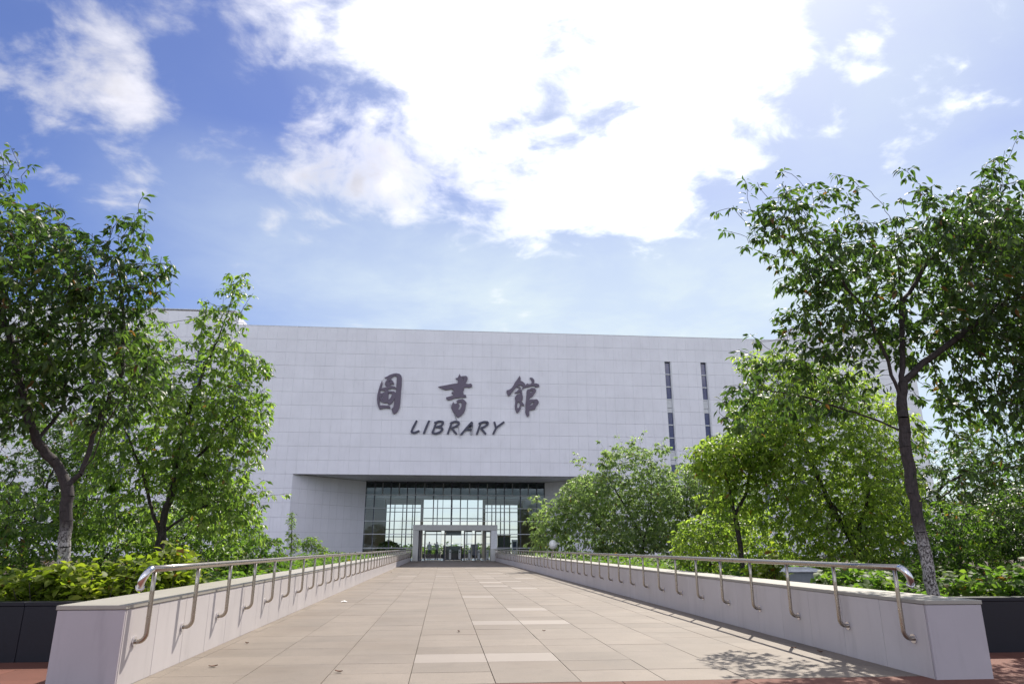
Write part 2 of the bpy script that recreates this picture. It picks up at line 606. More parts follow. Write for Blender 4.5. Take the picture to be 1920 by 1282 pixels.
# ================================================================== PARAPETS
def parapet(left):
    xi = XL if left else XR
    sg = -1 if left else 1                       # outwards
    yf = 6.965 if left else 6.81
    yend = 64.8
    w = .575
    root = empty('parapet_wall', (xi, yf, 0),
                 'long low stone parapet with pale panels on the left side of the ramp' if left else 'long low stone parapet with shaded panels on the right side of the ramp', 'parapet wall')
    t = .03
    # core sits behind the facing panels
    a, b = (w - t, t) if left else (t, w - t)
    if left:
        bx('core', M['grout'], root, -(w - t - .006), -(t + .006), t + .01, yend - yf, -.09, .662)
    else:
        bx('core', M['grout'], root, t + .006, w - t - .006, t + .01, yend - yf, -.09, .662)
    if left:
        ys = [t + .004, 7.755 - yf] + [7.755 - yf + .795 * k for k in range(1, 72)]
    else:
        ys = [t + .004, 7.58 - yf] + [7.58 - yf + .77 * k for k in range(1, 75)]
    ys = [y for y in ys if y < yend - yf - .3] + [yend - yf]
    for k in range(len(ys) - 1):
        g = .003
        x = -t if left else 0.
        panel('facing_panel', M['wallpanel'], root, x, ys[k] + g, -.004, t, ys[k + 1] - ys[k] - 2 * g, .664, .0025)
        if k < 60:
            pass
    # plain back face
    xb_ = -w if left else w - t
    bx('back_facing', M['wallpanel'], root, xb_, xb_ + t, t + .004, yend - yf, -.09, .66)
    # end slab towards the viewer
    if left:
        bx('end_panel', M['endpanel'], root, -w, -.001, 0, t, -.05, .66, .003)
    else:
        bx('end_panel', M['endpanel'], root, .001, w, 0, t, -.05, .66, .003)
    # coping stones, a little proud
    y, k = -.008, 0
    while y < yend - yf - .2:
        L = min(1.58, yend - yf - y)
        x0 = -(w + .012) if left else -.008
        panel('coping_stone', M['coping'], root, x0, y + .0015, .664, w + .02, L - .003, .038, .004)
        y += L
    return root


parapet(True)
parapet(False)

# ================================================================== HANDRAILS
def handrail(left):
    xi = XL if left else XR
    off = .105 if left else -.105                # towards the walkway
    xr = xi + off
    y_first, pitch = (7.245, 1.245) if left else (7.06, 1.17)
    root = empty('handrail', (xr, y_first, 0), 'steel handrail on bent posts along the left parapet' if left else 'steel handrail on bent posts along the right parapet', 'handrail')
    zr = 1.002
    out = -1 if left else 1
    pts = [(0, 64.6 - y_first, zr)] + [(0, y, zr) for y in (40., 30., 20., 10., 5., 1.0)] + [(0, -.08, zr)]
    rad = .031
    MB().tube(pts, rad, 16).obj('rail', M['steel'], root, 0, True)
    # the front end turns outwards and down
    bend = []
    for q in range(0, 15):
        a = R(148) * q / 14
        r = .085
        bend.append((out * r * .42 * (1 - math.cos(a)), -.08 - r * math.sin(a) * 1.0, zr - r * (1 - math.cos(a))))
    e = MB().tube(bend, [.033] * 15, 16, True).obj('rail_end', M['polished'], root, 0, True)
    last = Vector(bend[-1])
    dr = (last - Vector(bend[-2])).normalized()
    MB().tube([last - dr * .012, last + dr * .012], .0385, 16).obj('end_cap', M['polished'], e, 0, True)
    zb = .365 if left else .332
    # one post and its flange, copied along the rail
    r = .021
    pp = [(0, 0, zr - .02), (0, 0, .8), (0, 0, .6), (0, 0, zb + .075)]
    for q in range(1, 7):
        a = R(90) * q / 6
        pp.append((-off * .62 * (1 - math.cos(a)), 0, zb + .075 - .075 * math.sin(a)))
    pp.append((-off + (.004 if left else -.004), 0, zb))
    pm = MB().tube(pp, r, 12).mesh('post', M['steel'], 0, True)
    fm = MB().tube([(-off + (.002 if left else -.002), 0, zb), (-off + (.016 if left else -.016), 0, zb)], .045, 16).mesh('flange', M['polished'], 0, False)
    y = 0
    while y_first + y < 64.3:
        p = link('post', pm, root, (0, y, 0))
        link('flange', fm, p, (0, 0, 0))
        y += pitch
    return root


handrail(True)
handrail(False)

# ================================================================== PLANTER WALLS
for left in (True, False):
    yf = 8.74 if left else 8.42
    root = empty('planter_wall', ((-9 if left else 10), yf, 0), 'black granite planter wall running off beside the left end block' if left else 'black granite planter wall running off beside the right end block', 'planter wall')
    xe = XL - .59 if left else XR + .59
    n = 9
    for k in range(n):
        L = 1.2
        x0 = (xe - L * (k + 1)) if left else xe + L * k
        panel('granite_panel', M['granite'], root, x0 - root.location.x + .002, 0, -.06, L - .004, .05, .63, .003)
        panel('granite_coping', M['granite'], root, x0 - root.location.x + .001, -.012, .572, L - .002, .22, .04, .004)
    bx('core', M['grout'], root, (xe - L * n if left else xe) - root.location.x, (xe if left else xe + L * n) - root.location.x, .052, .2, -.09, .57)

# ================================================================== LIBRARY BUILDING
lib = empty('library_building', (1.1, YB, 0), 'large white tiled library with glass entrance under a deep overhang', 'library')
LX, LY = lib.location.x, lib.location.y


def rel(x0, x1, y0, y1, z0, z1):
    return x0 - LX, x1 - LX, y0 - LY, y1 - LY, z0, z1


def lbx(name, mat, x0, x1, y0, y1, z0, z1, parent=None, bevel=0.):
    return bx(name, mat, parent or lib, *rel(x0, x1, y0, y1, z0, z1), bevel)


XW0, XW1 = -46., 43.5                 # ends of the front
CX0, CX1 = -18.4, 32.0                # centre part with the lower parapet
FL, FR = -12.42, 14.62                # front corners of the entrance recess
GL, GR, YG = -7.12, 9.36, 66.0        # glass front
ZS = 6.96                             # underside of the overhang
ROWZ = [ZS + 1.148 * k for k in range(12)]      # ... top 19.59
SLITS = [-29.1, -25.95, -20.95, -17.62, 19.84, 23.18, 28.1, 31.3]
SW = .32

# dark backing body
body = MB()
body.prism([(XW0 - LX, .33), (XW1 - LX, .33), (XW1 - LX, 24), (XW0 - LX, 24)], 7.06, 19.4)
body.prism([(XW0 - LX, .33), (FL - LX - .02, .33), (GL - LX - .05, 6.4), (GL - LX - .05, 6.75), (-9.6 - LX, 6.75), (-9.6 - LX, 24), (XW0 - LX, 24)], -.09, 7.06)
body.prism([(FR - LX + .02, .33), (XW1 - LX, .33), (XW1 - LX, 24), (11.8 - LX, 24), (11.8 - LX, 6.75), (GR - LX + .05, 6.75), (GR - LX + .05, 6.4)], -.09, 7.06)
body.prism([(XW0 - LX, .33), (CX0 - LX, .33), (CX0 - LX, 10), (XW0 - LX, 10)], 19.4, 20.8)
body.prism([(CX1 - LX, .33), (XW1 - LX, .33), (XW1 - LX, 10), (CX1 - LX, 10)], 19.4, 20.8)
body.obj('wall_core', M['backing'], lib)

# facing tiles
cols = []
x = XW0
pitch = .845
grid = [7.24 + pitch * k for k in range(-64, 44)]
cells = []
for k in range(-6, 13):
    if k <= 11:
        z0 = ZS + 1.148 * k
    if k == 12:
        z0, z1 = 20.74, 20.74
    z1 = z0 + 1.148
    if k == 11:
        z1 = z0 + 1.148
    z0 = max(z0, .0)
    if k == 12:
        continue
    for i in range(len(grid) - 1):
        xa, xb = max(grid[i], XW0), min(grid[i + 1], XW1)
        if xb - xa < .05:
            continue
        if k == 11 and CX0 < (xa + xb) / 2 < CX1:
            continue
        parts = [(xa, xb)]
        if k < 0:
            nx = []
            for p, q in parts:
                if q <= FL or p >= FR:
                    nx.append((p, q))
                elif p < FL:
                    nx.append((p, FL))
                elif q > FR:
                    nx.append((FR, q))
            parts = nx
        if -3 <= k <= 8:
            for s in SLITS:
                nx = []
                for p, q in parts:
                    if q <= s - SW or p >= s + SW:
                        nx.append((p, q))
                    else:
                        if p < s - SW:
                            nx.append((p, s - SW))
                        if q > s + SW:
                            nx.append((s + SW, q))
                parts = nx
        for p, q in parts:
            if q - p > .04 and z1 - z0 > .05:
                cells.append((p, q, z0, z1))
# the tiles that show largest are separate parts
def showing(c):
    xm, zm = (c[0] + c[1]) / 2, (c[2] + c[3]) / 2
    free = -14.5 < xm < 18.9 and zm > 6.9 and not (xm > 10.5 and zm < 9.2)
    return (0 if free else 1, abs(xm - 1.5) + .6 * abs(zm - 13))


cells.sort(key=showing)
far = MB()
GH, GV = .007, .0035
for j, (p, q, z0, z1) in enumerate(cells):
    dy = RNG.uniform(0, .006)
    if j < 300:
        o = panel('facing_tile', M['facade'], lib, p + GV - LX, dy, z0 + GH, q - p - 2 * GV, .06, z1 - z0 - 2 * GH)
    else:
        far.box(p + GV - LX, q - GV - LX, dy, dy + .06, z0 + GH, z1 - GH)
tag(far.obj('distant_facing_tiles', M['facade'], lib), kind='stuff')
# parapet caps
lbx('parapet_cap', M['whitemetal'], CX0 + .01, CX1 - .01, YB + .002, YB + .55, 19.60, 19.66)
for a, b in ((XW0, CX0), (CX1, XW1)):
    lbx('parapet_cap', M['whitemetal'], a, b, YB + .002, YB + .6, 20.88, 20.94)
# side return of the right end
sr = MB()
for k in range(-6, 12):
    z0 = max(0, ZS + 1.148 * k)
    for i in range(28):
        sr.box(XW1 - LX + .005, XW1 - LX + .06, .02 + .85 * i + GV, .02 + .85 * (i + 1) - GV, z0 + GH, ZS + 1.148 * (k + 1) - GH)
tag(sr.obj('side_tiles', M['facade'], lib), kind='stuff')

# slit windows: each a window with its own panes, bars and white spandrels
for s in SLITS:
    w = empty('slit_window', (s - LX, 0, 0))
    w.parent = lib
    zb, zt = ROWZ[0] - 1.148 * 3, ROWZ[9]
    MB().box(-SW, -SW + .035, .03, .33, zb, zt).obj('jamb', M['whitemetal'], w)
    MB().box(SW - .11, SW, .03, .33, zb, zt).obj('jamb', M['whitemetal'], w)
    MB().box(-SW + .035, SW - .11, .03, .33, zt - .05, zt).obj('head', M['mullion'], w)
    for k in range(-3, 9):
        z0, z1 = ZS + 1.148 * k, ZS + 1.148 * (k + 1)
        white = k in (5, 1)
        a, b = -SW + .037, SW - .112
        if white:
            MB().box(a, b, .20, .30, z0 + .05, z0 + .34).obj('spandrel', M['whitemetal'], w)
            MB().box(a, b, .20, .30, z0 + .38, z1 - .06).obj('spandrel', M['whitemetal'], w)
        else:
            MB().box(a, b, .24, .28, z0 + .05, z1 - .05).obj('pane', M['slitglass'], w)
        MB().box(a, b, .17, .31, z0 - .045, z0 + .045).obj('bar', M['whitemetal'], w)

# splayed side walls of the recess, tiled
for left in (True, False):
    xa, xb = (FL, GL) if left else (FR, GR)
    L = math.hypot(xb - xa, YG - YB)
    ang = math.atan2(YG - YB, xb - xa)
    nx = 10
    for k in range(-7, 0):
        z0, z1 = max(0., ZS + 1.148 * k), ZS + 1.148 * (k + 1)
        if z1 - z0 < .06:
            continue
        for i in range(nx):
            t0 = L * i / nx
            th = .05
            bxn, byn = (math.sin(ang) * 0, 0)
            # local box: along the wall, depth to the outside
            ox, oy = xa + math.cos(ang) * t0, YB + math.sin(ang) * t0
            key = ('splay', left, round(z1 - z0, 3))
            me = _cache.get(key)
            if me is None:
                yy = (.0, th) if left else (-th, .0)
                me = _cache[key] = MB().box(GV, L / nx - GV, yy[0], yy[1], GH, z1 - z0 - GH).mesh('recess_tile', M['facade'])
            o = link('recess_tile', me, lib, (ox - LX, oy - LY + .002, z0))
            o.rotation_euler = (0, 0, ang)

# soffit panels with downlights
for i in range(18):
    xa = FL + (FR - FL) / 18 * i
    xb = FL + (FR - FL) / 18 * (i + 1)
    for j in range(3):
        ya, yb = YB + .10 + j * 2.12, YB + .10 + (j + 1) * 2.12
        sp = lbx('soffit_panel', M['soffit'], xa + .01, xb - .01, ya + .01, yb - .01, ZS + .03, ZS + .08)
        if j == 1 and i % 2:
            MB().tube([((xa + xb) / 2 - LX, ya + 1 - LY, ZS + .031), ((xa + xb) / 2 - LX, ya + 1 - LY, ZS + .02)], .12, 14).obj('downlight', M['lampglow'], sp)
lbx('soffit_edge', M['mullion'], FL, FR, YB + .012, YB + .09, ZS - .02, ZS + .05)

# curtain wall
MAJ = [GL + .04, -6.31, -4.84, -3.35, -2.61, -.94, .69, 1.53, 3.14, 4.79, 5.58, 7.07, 8.60, GR - .04]
THIN = [-5.60, -4.10, -1.78, -.08, 2.34, 4.0, 6.33, 7.82]
LOWTHIN = [-.08, 4.0]
ZT = [.03, 1.12, 2.32, 3.46, 4.61, 5.77, 6.88]
PX0, PX1 = -2.65, 4.84          # entrance portal
for x in MAJ:
    zlo = 3.1 if PX0 < x < PX1 else 0
    lbx('mullion', M['mullion'], x - .045, x + .045, YG + .0, YG + .16, zlo, ZS + .02)
for x in THIN:
    if x in LOWTHIN:
        lbx('mullion', M['mullion'], x - .025, x + .025, YG + .02, YG + .12, 3.1, 5.77)
    lbx('glazing_bar', M['transom'], x - .014, x + .014, YG + .012, YG + .10, 5.80, 6.85)
for k, z in enumerate(ZT):
    if 0 < k < 3:
        for a, b in ((GL, PX0), (PX1, GR)):
            lbx('transom', M['transom'], a, b, YG - .035, YG - .004, z - .03, z + .03)
    elif k >= 3:
        lbx('transom', M['transom'] if k < 6 else M['mullion'], GL, GR, YG - .035, YG - .004, z - .03, z + .03)
for k in range(6):
    xs_ = sorted(MAJ + (THIN if k == 5 else []))
    for i in range(len(xs_) - 1):
        a, b = xs_[i] + .05, xs_[i + 1] - .05
        if k < 3 and PX0 - .3 < (a + b) / 2 < PX1 + .1:
            continue
        lbx('glass_pane', M['darkglass'] if k == 5 else M['glass'], a, b, YG + .06, YG + .08, ZT[k] + .032, ZT[k + 1] - .032)
# what stands just inside the top row: blinds and the slab edge
for i, x in enumerate(sorted(MAJ + THIN)[:-1]):
    nxt = sorted(MAJ + THIN)[i + 1]
    h = (0, .62, .1, .3, .0, .75, .2, .0, .55, .35, .7, .1)[i % 12]
    bl = empty('window_blind', (x - LX, YG - LY, 0))
    bl.parent = lib
    bb = MB()
    nsl = 9
    for q in range(nsl):
        z = 5.86 + q * .11
        if z > 6.88 - h:
            bb.box(.06, nxt - x - .06, .30, .33, z, z + .085)
    if bb.v:
        bb.obj('blind_slats', M['blind'], bl)
    else:
        MB().box(.06, nxt - x - .06, .30, .33, 6.75, 6.85).obj('blind_box', M['blind'], bl)
lbx('upper_room_back', M['upper_room'], -9.5, 11.7, YG + 3.2, YG + 3.3, 5.75, 7.05)
lbx('slab_edge', M['hallwall'], -9.5, 11.7, YG + .35, YG + 3.1, 5.55, 5.74)

# hall behind the glass
YR = 82.
lbx('hall_floor', M['hallfloor'], -9.6, 11.8, YG + .2, YR + 1.2, -.06, .012)
lbx('hall_ceiling', M['hallwall'], -9.6, 11.8, YG + 3.3, YR + 1.4, 6.85, 7.05)
for a, b in ((-9.6, -9.45), (11.65, 11.8)):
    lbx('hall_side_wall', M['brownwall'], a, b, YG + .8, YR + 1.2, .012, 6.84)
# rear wall with big openings
lbx('rear_wall', M['brownwall'], -9.44, -6.5, YR, YR + .3, .012, 6.84)
lbx('rear_wall', M['brownwall'], 8.57, 11.64, YR, YR + .3, .012, 6.84)
lbx('rear_beam', M['hallwall'], -6.49, 8.56, YR, YR + .35, 6.40, 6.84)
for a, b in ((-6.49, -2.55), (4.62, 8.56)):
    lbx('rear_beam', M['hallwall'], a, b, YR, YR + .30, 5.82, 6.395)
for x in (-2.42, 4.58):
    lbx('hall_column', M['hallwall'], x - .16, x + .16, YR - .35, YR - .02, .012, 6.84)
for x in (-6.45, -5.5, -4.6, -3.5, 5.5, 6.5, 7.55, 8.5):
    lbx('rear_mullion', M['mullion'], x - .05, x + .05, YR + .05, YR + .2, .012, 5.82)
for x in (-.7, .95, 2.7):
    lbx('rear_mullion', M['mullion'], x - .05, x + .05, YR + .05, YR + .2, .012, 6.39)
for z in (1.05, 2.3, 3.1, 4.3, 5.0):
    for a, b in ((-6.4, -2.62), (4.76, 8.46)):
        if z != 4.3:
            lbx('rear_transom', M['mullion'], a, b, YR - .02, YR + .04, z - .04, z + .04)
for z in (2.55, 4.3):
    lbx('rear_transom', M['mullion'], -2.24, 4.4, YR - .02, YR + .04, z - .05, z + .05)
lbx('rear_sill', M['dark'], -2.24, 4.4, YR + .02, YR + .2, .012, .45)
# inner balcony edge, seen as a grey band
lbx('balcony_edge', M['hallwall'], -9.4, -6.0, 74, 74.3, 5.1, 5.9)
lbx('balcony_edge', M['hallwall'], 8.2, 11.6, 74, 74.3, 5.1, 5.9)

# entrance portal
YP = 64.85
pt = empty('entrance_portal', (1.1 - LX, YP - LY, 0))
pt.parent = lib
ox, oy = 1.1, YP
MB().box(PX0 - ox, -2.16 - ox, 0, 1.1, 0, 2.62).obj('pillar', M['portal'], pt, .01)
MB().box(4.29 - ox, PX1 - ox, 0, 1.1, 1.06, 2.62).obj('pillar', M['soffit'], pt, .01)
MB().box(4.27 - ox, PX1 + .02 - ox, -.03, 1.1, 0, 1.055).obj('pillar_base', M['portal'], pt, .012)
MB().box(PX0 - ox - .02, PX1 + .02 - ox, -.04, 1.1, 2.623, 3.10).obj('lintel', M['portal'], pt, .012)
# glass doors
YD = 65.6
DX = [-2.16, -1.92, -1.66, -.14, .12, 1.66, 1.88, 2.64, 2.86, 3.48, 3.78, 4.27]
for i in range(0, len(DX), 2):
    a, b = DX[i], DX[i + 1]
    lbx('door_post', M['mullion'], a + .002, a + .10, YD, YD + .12, .012, 2.615)
    if b - a < .4:
        lbx('door_post', M['mullion'], b - .10, b, YD, YD + .12, .012, 2.615)
for i in range(1, len(DX) - 1):
    a, b = DX[i] + .11, DX[i + 1] - .005
    if b - a < .3:
        continue
    dr = lbx('glass_door', M['mullion'], a, b, YD + .02, YD + .09, 2.50, 2.61)
    lbx('door_pane', M['doorglass'], a + .03, b - .03, YD + .045, YD + .06, .10, 2.49, dr)
    dr2 = dr
    for (p, q, r_, s_) in ((a, a + .03, .03, 2.5), (b - .03, b, .03, 2.5), (a + .03, b - .03, .03, .10)):
        lbx('door_frame', M['steel'], p, q, YD + .02, YD + .09, r_, s_, dr)
    lbx('door_band', M['whitemetal'], a + .032, b - .032, YD + .03, YD + .043, 1.46, 1.50, dr)
lbx('door_head', M['dark'], .13, 1.65, YD + .15, YD + .8, 2.22, 2.6)

# ------------------------------------------------------------------ sign lettering
GLY = {"tu":[[[[-5.38,15.21],[-5.15,15.31],[-4.95,15.45],[-4.67,15.56],[-4.39,15.61],[-4.13,15.56],[-3.97,15.41],[-3.91,15.21],[-3.9,14.55],[-3.94,14.03],[-3.94,13.38],[-3.95,12.98],[-4.0,12.58],[-4.13,12.29],[-4.29,12.11],[-4.41,12.06],[-4.52,12.12],[-4.6,12.32],[-4.66,12.48],[-4.51,12.62],[-4.47,12.86],[-4.42,13.26],[-4.4,13.59],[-4.34,14.02],[-4.34,14.46],[-4.32,14.87],[-4.33,15.24],[-4.36,15.4],[-4.55,15.38],[-4.73,15.28],[-4.83,15.12],[-4.89,15.04],[-5.11,15.05],[-5.25,15.16]]],[[[-5.58,14.91],[-5.53,14.66],[-5.56,14.47],[-5.63,14.25],[-5.68,14.07],[-5.7,13.78],[-5.72,13.41],[-5.7,13.02],[-5.68,12.76],[-5.38,12.79],[-5.03,12.76],[-4.84,12.76],[-4.75,12.53],[-5.09,12.56],[-5.4,12.52],[-5.63,12.44],[-5.76,12.65],[-5.86,12.94],[-5.92,13.34],[-5.9,13.7],[-5.83,14.07],[-5.76,14.36],[-5.69,14.62]]],[[[-5.11,15.05],[-4.89,15.04],[-4.75,14.99],[-4.62,14.84],[-4.54,14.68],[-4.57,14.62],[-4.7,14.66],[-4.87,14.65],[-4.85,14.49],[-4.55,14.46],[-4.4,14.39],[-4.39,14.24],[-4.54,14.26],[-4.82,14.27],[-5.03,14.19],[-5.07,14.05],[-4.81,14.03],[-4.52,14.02],[-4.36,13.88],[-4.36,13.59],[-4.49,13.26],[-4.65,13.0],[-4.86,12.83],[-4.97,12.9],[-4.99,13.03],[-5.15,13.03],[-5.32,12.99],[-5.54,13.09],[-5.67,13.27],[-5.71,13.71],[-5.68,13.8],[-5.43,13.84],[-5.3,13.93],[-5.25,14.08],[-5.45,14.07],[-5.67,14.11],[-5.64,14.22],[-5.42,14.31],[-5.18,14.37],[-5.11,14.5],[-5.24,14.48],[-5.32,14.63],[-5.27,14.85]],[[-4.98,13.87],[-4.97,13.32],[-4.91,13.27],[-4.78,13.43],[-4.68,13.65],[-4.68,13.84],[-4.84,13.87]],[[-5.06,14.8],[-4.96,14.93],[-4.85,14.89],[-4.9,14.82]],[[-5.58,13.56],[-5.48,13.62],[-5.41,13.42],[-5.5,13.4]]]],"shu":[[[[1.06,15.66],[1.17,15.46],[1.42,15.5],[1.64,15.52],[1.77,15.38],[1.76,15.19],[1.67,15.0],[1.58,14.82],[1.84,14.8],[2.05,14.84],[2.17,14.72],[2.16,14.57],[1.99,14.49],[1.73,14.52],[1.44,14.5],[1.48,14.29],[1.4,14.14],[1.44,13.85],[1.6,13.84],[1.68,13.67],[1.66,13.62],[1.25,13.61],[0.96,13.55],[0.74,13.56],[0.46,13.43],[0.18,13.34],[-0.01,13.42],[-0.03,13.58],[0.17,13.64],[0.45,13.72],[0.59,13.8],[0.56,13.87],[0.41,13.98],[0.48,14.05],[0.66,14.11],[0.55,14.2],[0.44,14.36],[0.15,14.28],[-0.1,14.24],[-0.35,14.31],[-0.57,14.42],[-0.73,14.49],[-0.54,14.55],[-0.14,14.63],[0.28,14.73],[0.64,14.8],[0.9,14.84],[0.95,14.99],[0.94,15.12],[0.81,15.21],[0.74,15.29],[0.92,15.32],[0.99,15.47]],[[1.26,15.22],[1.36,15.34],[1.43,15.34],[1.4,15.2],[1.31,15.12]]],[[[0.86,13.29],[1.03,13.4],[1.39,13.45],[1.56,13.34],[1.72,13.14],[1.69,13.05],[1.65,12.9],[1.62,12.57],[1.49,12.25],[1.28,12.03],[1.03,11.86],[0.92,11.91],[0.81,12.13],[0.56,12.37],[0.42,12.66],[0.47,12.95],[0.59,13.17],[0.7,13.01],[0.9,13.07],[0.93,13.16]],[[1.0,13.14],[1.25,13.21],[1.31,13.08],[1.3,12.79],[1.16,12.53],[0.95,12.54],[1.05,12.71],[1.14,12.88],[1.06,13.0],[0.97,13.04]]]],"guan":[[[[6.34,15.62],[6.42,15.43],[6.42,15.19],[6.61,15.11],[6.79,14.94],[6.82,14.79],[7.03,14.96],[7.14,14.89],[7.31,14.91],[7.44,15.06],[7.42,15.2],[7.25,15.45],[7.3,15.5],[7.49,15.45],[7.63,15.28],[7.63,15.1],[7.57,14.99],[7.84,14.98],[8.03,14.89],[8.06,14.7],[7.73,14.65],[7.7,14.76],[7.45,14.77],[7.24,14.68],[6.89,14.62],[6.68,14.51],[6.54,14.4],[6.61,14.61],[6.59,14.74],[6.44,14.8],[6.23,14.8],[6.09,14.67],[5.91,14.46],[5.74,14.24],[5.53,13.95],[5.43,13.81],[5.31,13.84],[5.22,14.09],[5.2,14.3],[5.43,14.36],[5.64,14.52],[5.81,14.77],[5.95,15.06],[6.12,15.28]]],[[[6.09,14.65],[6.3,14.69],[6.44,14.54],[6.42,14.48],[6.26,14.52]]],[[[5.9,14.12],[6.05,14.21],[6.19,14.36],[6.37,14.41],[6.52,14.33],[6.56,13.98],[6.61,13.69],[6.57,13.45],[6.43,13.34],[6.57,13.27],[6.73,13.03],[6.69,12.96],[6.5,13.03],[6.44,12.99],[6.41,12.68],[6.29,12.5],[6.15,12.33],[6.05,12.39],[5.95,12.67],[5.93,12.98],[5.97,13.37],[5.93,13.68],[6.02,13.86],[6.16,13.97],[6.3,14.01],[6.4,14.11],[6.37,14.2],[6.23,14.14],[6.02,14.04]],[[6.19,13.3],[6.26,13.34],[6.36,13.2],[6.36,12.95],[6.22,12.73],[6.1,12.76],[6.1,13.05]]],[[[6.96,14.28],[7.03,14.41],[7.24,14.45],[7.38,14.56],[7.66,14.55],[7.78,14.39],[7.72,14.18],[7.51,13.92],[7.48,13.82],[7.2,13.67],[7.16,13.48],[7.44,13.54],[7.86,13.56],[8.0,13.37],[7.98,13.2],[7.78,12.95],[7.66,12.68],[7.43,12.63],[7.16,12.57],[7.14,12.38],[7.15,12.13],[7.05,12.03],[6.95,12.1],[6.84,12.34],[6.85,12.72],[6.86,13.14],[6.92,13.63],[6.96,13.98]],[[7.22,14.25],[7.38,14.36],[7.53,14.35],[7.48,14.24],[7.31,14.11]],[[7.21,13.04],[7.37,13.25],[7.58,13.35],[7.61,13.29],[7.47,13.08],[7.3,13.0]]]],"lib":[[[[-2.49,11.51],[-2.74,10.97],[-2.92,10.53],[-2.65,10.46],[-2.25,10.65]]],[[[-1.43,11.52],[-1.65,10.99],[-1.85,10.43]]],[[[-0.8,11.42],[-1.13,10.51]],[[-0.97,11.35],[-0.6,11.49],[-0.28,11.47],[-0.23,11.32],[-0.41,11.11],[-0.8,10.99]],[[-0.73,11.01],[-0.36,10.96],[-0.26,10.8],[-0.49,10.55],[-0.89,10.42],[-1.14,10.51]]],[[[0.51,11.44],[0.17,10.42]],[[0.37,11.34],[0.78,11.5],[1.08,11.46],[1.11,11.27],[0.84,11.07],[0.47,10.94],[0.91,10.43]]],[[[1.31,10.39],[1.79,10.98],[2.24,11.52],[2.2,10.98],[2.17,10.42]],[[1.67,10.81],[2.16,10.83]]],[[[2.97,11.43],[2.65,10.44]],[[2.82,11.35],[3.24,11.51],[3.57,11.5],[3.59,11.31],[3.29,11.08],[2.97,10.96],[3.41,10.46]]],[[[4.14,11.51],[4.27,11.03]],[[4.97,11.52],[4.3,11.02],[4.05,10.47]]]]}


def plate(polys, depth, mat, name, parent, y):
    cu = bpy.data.curves.new(name, 'CURVE')
    cu.dimensions = '2D'
    cu.fill_mode = 'BOTH'
    cu.extrude = depth / 2
    cu.bevel_depth = .012
    cu.bevel_resolution = 0
    for p in polys:
        sp = cu.splines.new('POLY')
        sp.points.add(len(p) - 1)
        for pt_, (x, z) in zip(sp.points, p):
            pt_.co = (x, z, 0, 1)
        sp.use_cyclic_u = True
    t = bpy.data.objects.new(name, cu)
    COL.objects.link(t)
    t.matrix_world = Matrix.Identity(4)
    bpy.context.view_layer.update()
    me = bpy.data.meshes.new_from_object(t.evaluated_get(bpy.context.evaluated_depsgraph_get()))
    bpy.data.objects.remove(t)
    bpy.data.curves.remove(cu)
    # stand the flat shape up against the wall, thickness towards the viewer
    me.transform(Matrix(((1, 0, 0, 0), (0, 0, -1, y), (0, 1, 0, 0), (0, 0, 0, 1))))
    me.materials.clear()
    me.materials.append(mat)
    me.name = name
    return me


def joined(name, meshes, parent):
    bm = bmesh.new()
    for me in meshes:
        bm.from_mesh(me)
    out = bpy.data.meshes.new(name)
    bmesh.ops.recalc_face_normals(bm, faces=bm.faces[:])
    bm.to_mesh(out)
    bm.free()
    out.materials.append(meshes[0].materials[0])
    for me in meshes:
        bpy.data.meshes.remove(me)
    o = link(name, out, parent)
    o.matrix_parent_inverse = Matrix.Translation(parent.location).inverted()
    return o


cal = empty('calligraphy_sign', (1., YB - .04, 13.8), 'dark bronze calligraphy reading 圖書館 high on the white wall', 'sign')
for key in ('tu', 'shu', 'guan'):
    ms = []
    for j, polys in enumerate(GLY[key]):
        ms.append(plate(polys, .10 + .006 * j, M['bronze'], 'character', cal, YB - .085 - .003 * j))
    joined('character', ms, cal)
let = empty('library_lettering', (1., YB - .04, 11.), 'slanted dark capitals spelling LIBRARY under the calligraphy', 'sign')


def ribbon(line, w):
    P_ = [Vector((x, z)) for x, z in line]
    # round the corners a little by subdividing
    Q = [P_[0]]
    for i in range(1, len(P_) - 1):
        a, b, c = P_[i - 1], P_[i], P_[i + 1]
        for t in (.25, .5, .75):
            Q.append(((1 - t) ** 2) * (b + (a - b) * .32) + 2 * t * (1 - t) * b + t * t * (b + (c - b) * .32))
    Q.append(P_[-1])
    l, r = [], []
    for i, p in enumerate(Q):
        t = (Q[min(i + 1, len(Q) - 1)] - Q[max(i - 1, 0)]).normalized()
        nrm = Vector((-t.y, t.x))
        k = w / 2 * (1.0 if 0 < i < len(Q) - 1 else .9)
        l.append(p + nrm * k)
        r.append(p - nrm * k)
    t0 = (Q[0] - Q[1]).normalized() * w * .22
    t1 = (Q[-1] - Q[-2]).normalized() * w * .22
    return [tuple(v) for v in [Q[0] + t0] + l + [Q[-1] + t1] + list(reversed(r))]


for lines in GLY['lib']:
    ms = []
    for j, ln in enumerate(lines):
        ms.append(plate([ribbon(ln[0] if isinstance(ln[0][0], list) else ln, .155)], .10 + .006 * j, M['navy'], 'letter', let, YB - .085 - .003 * j))
    joined('letter', ms, let)

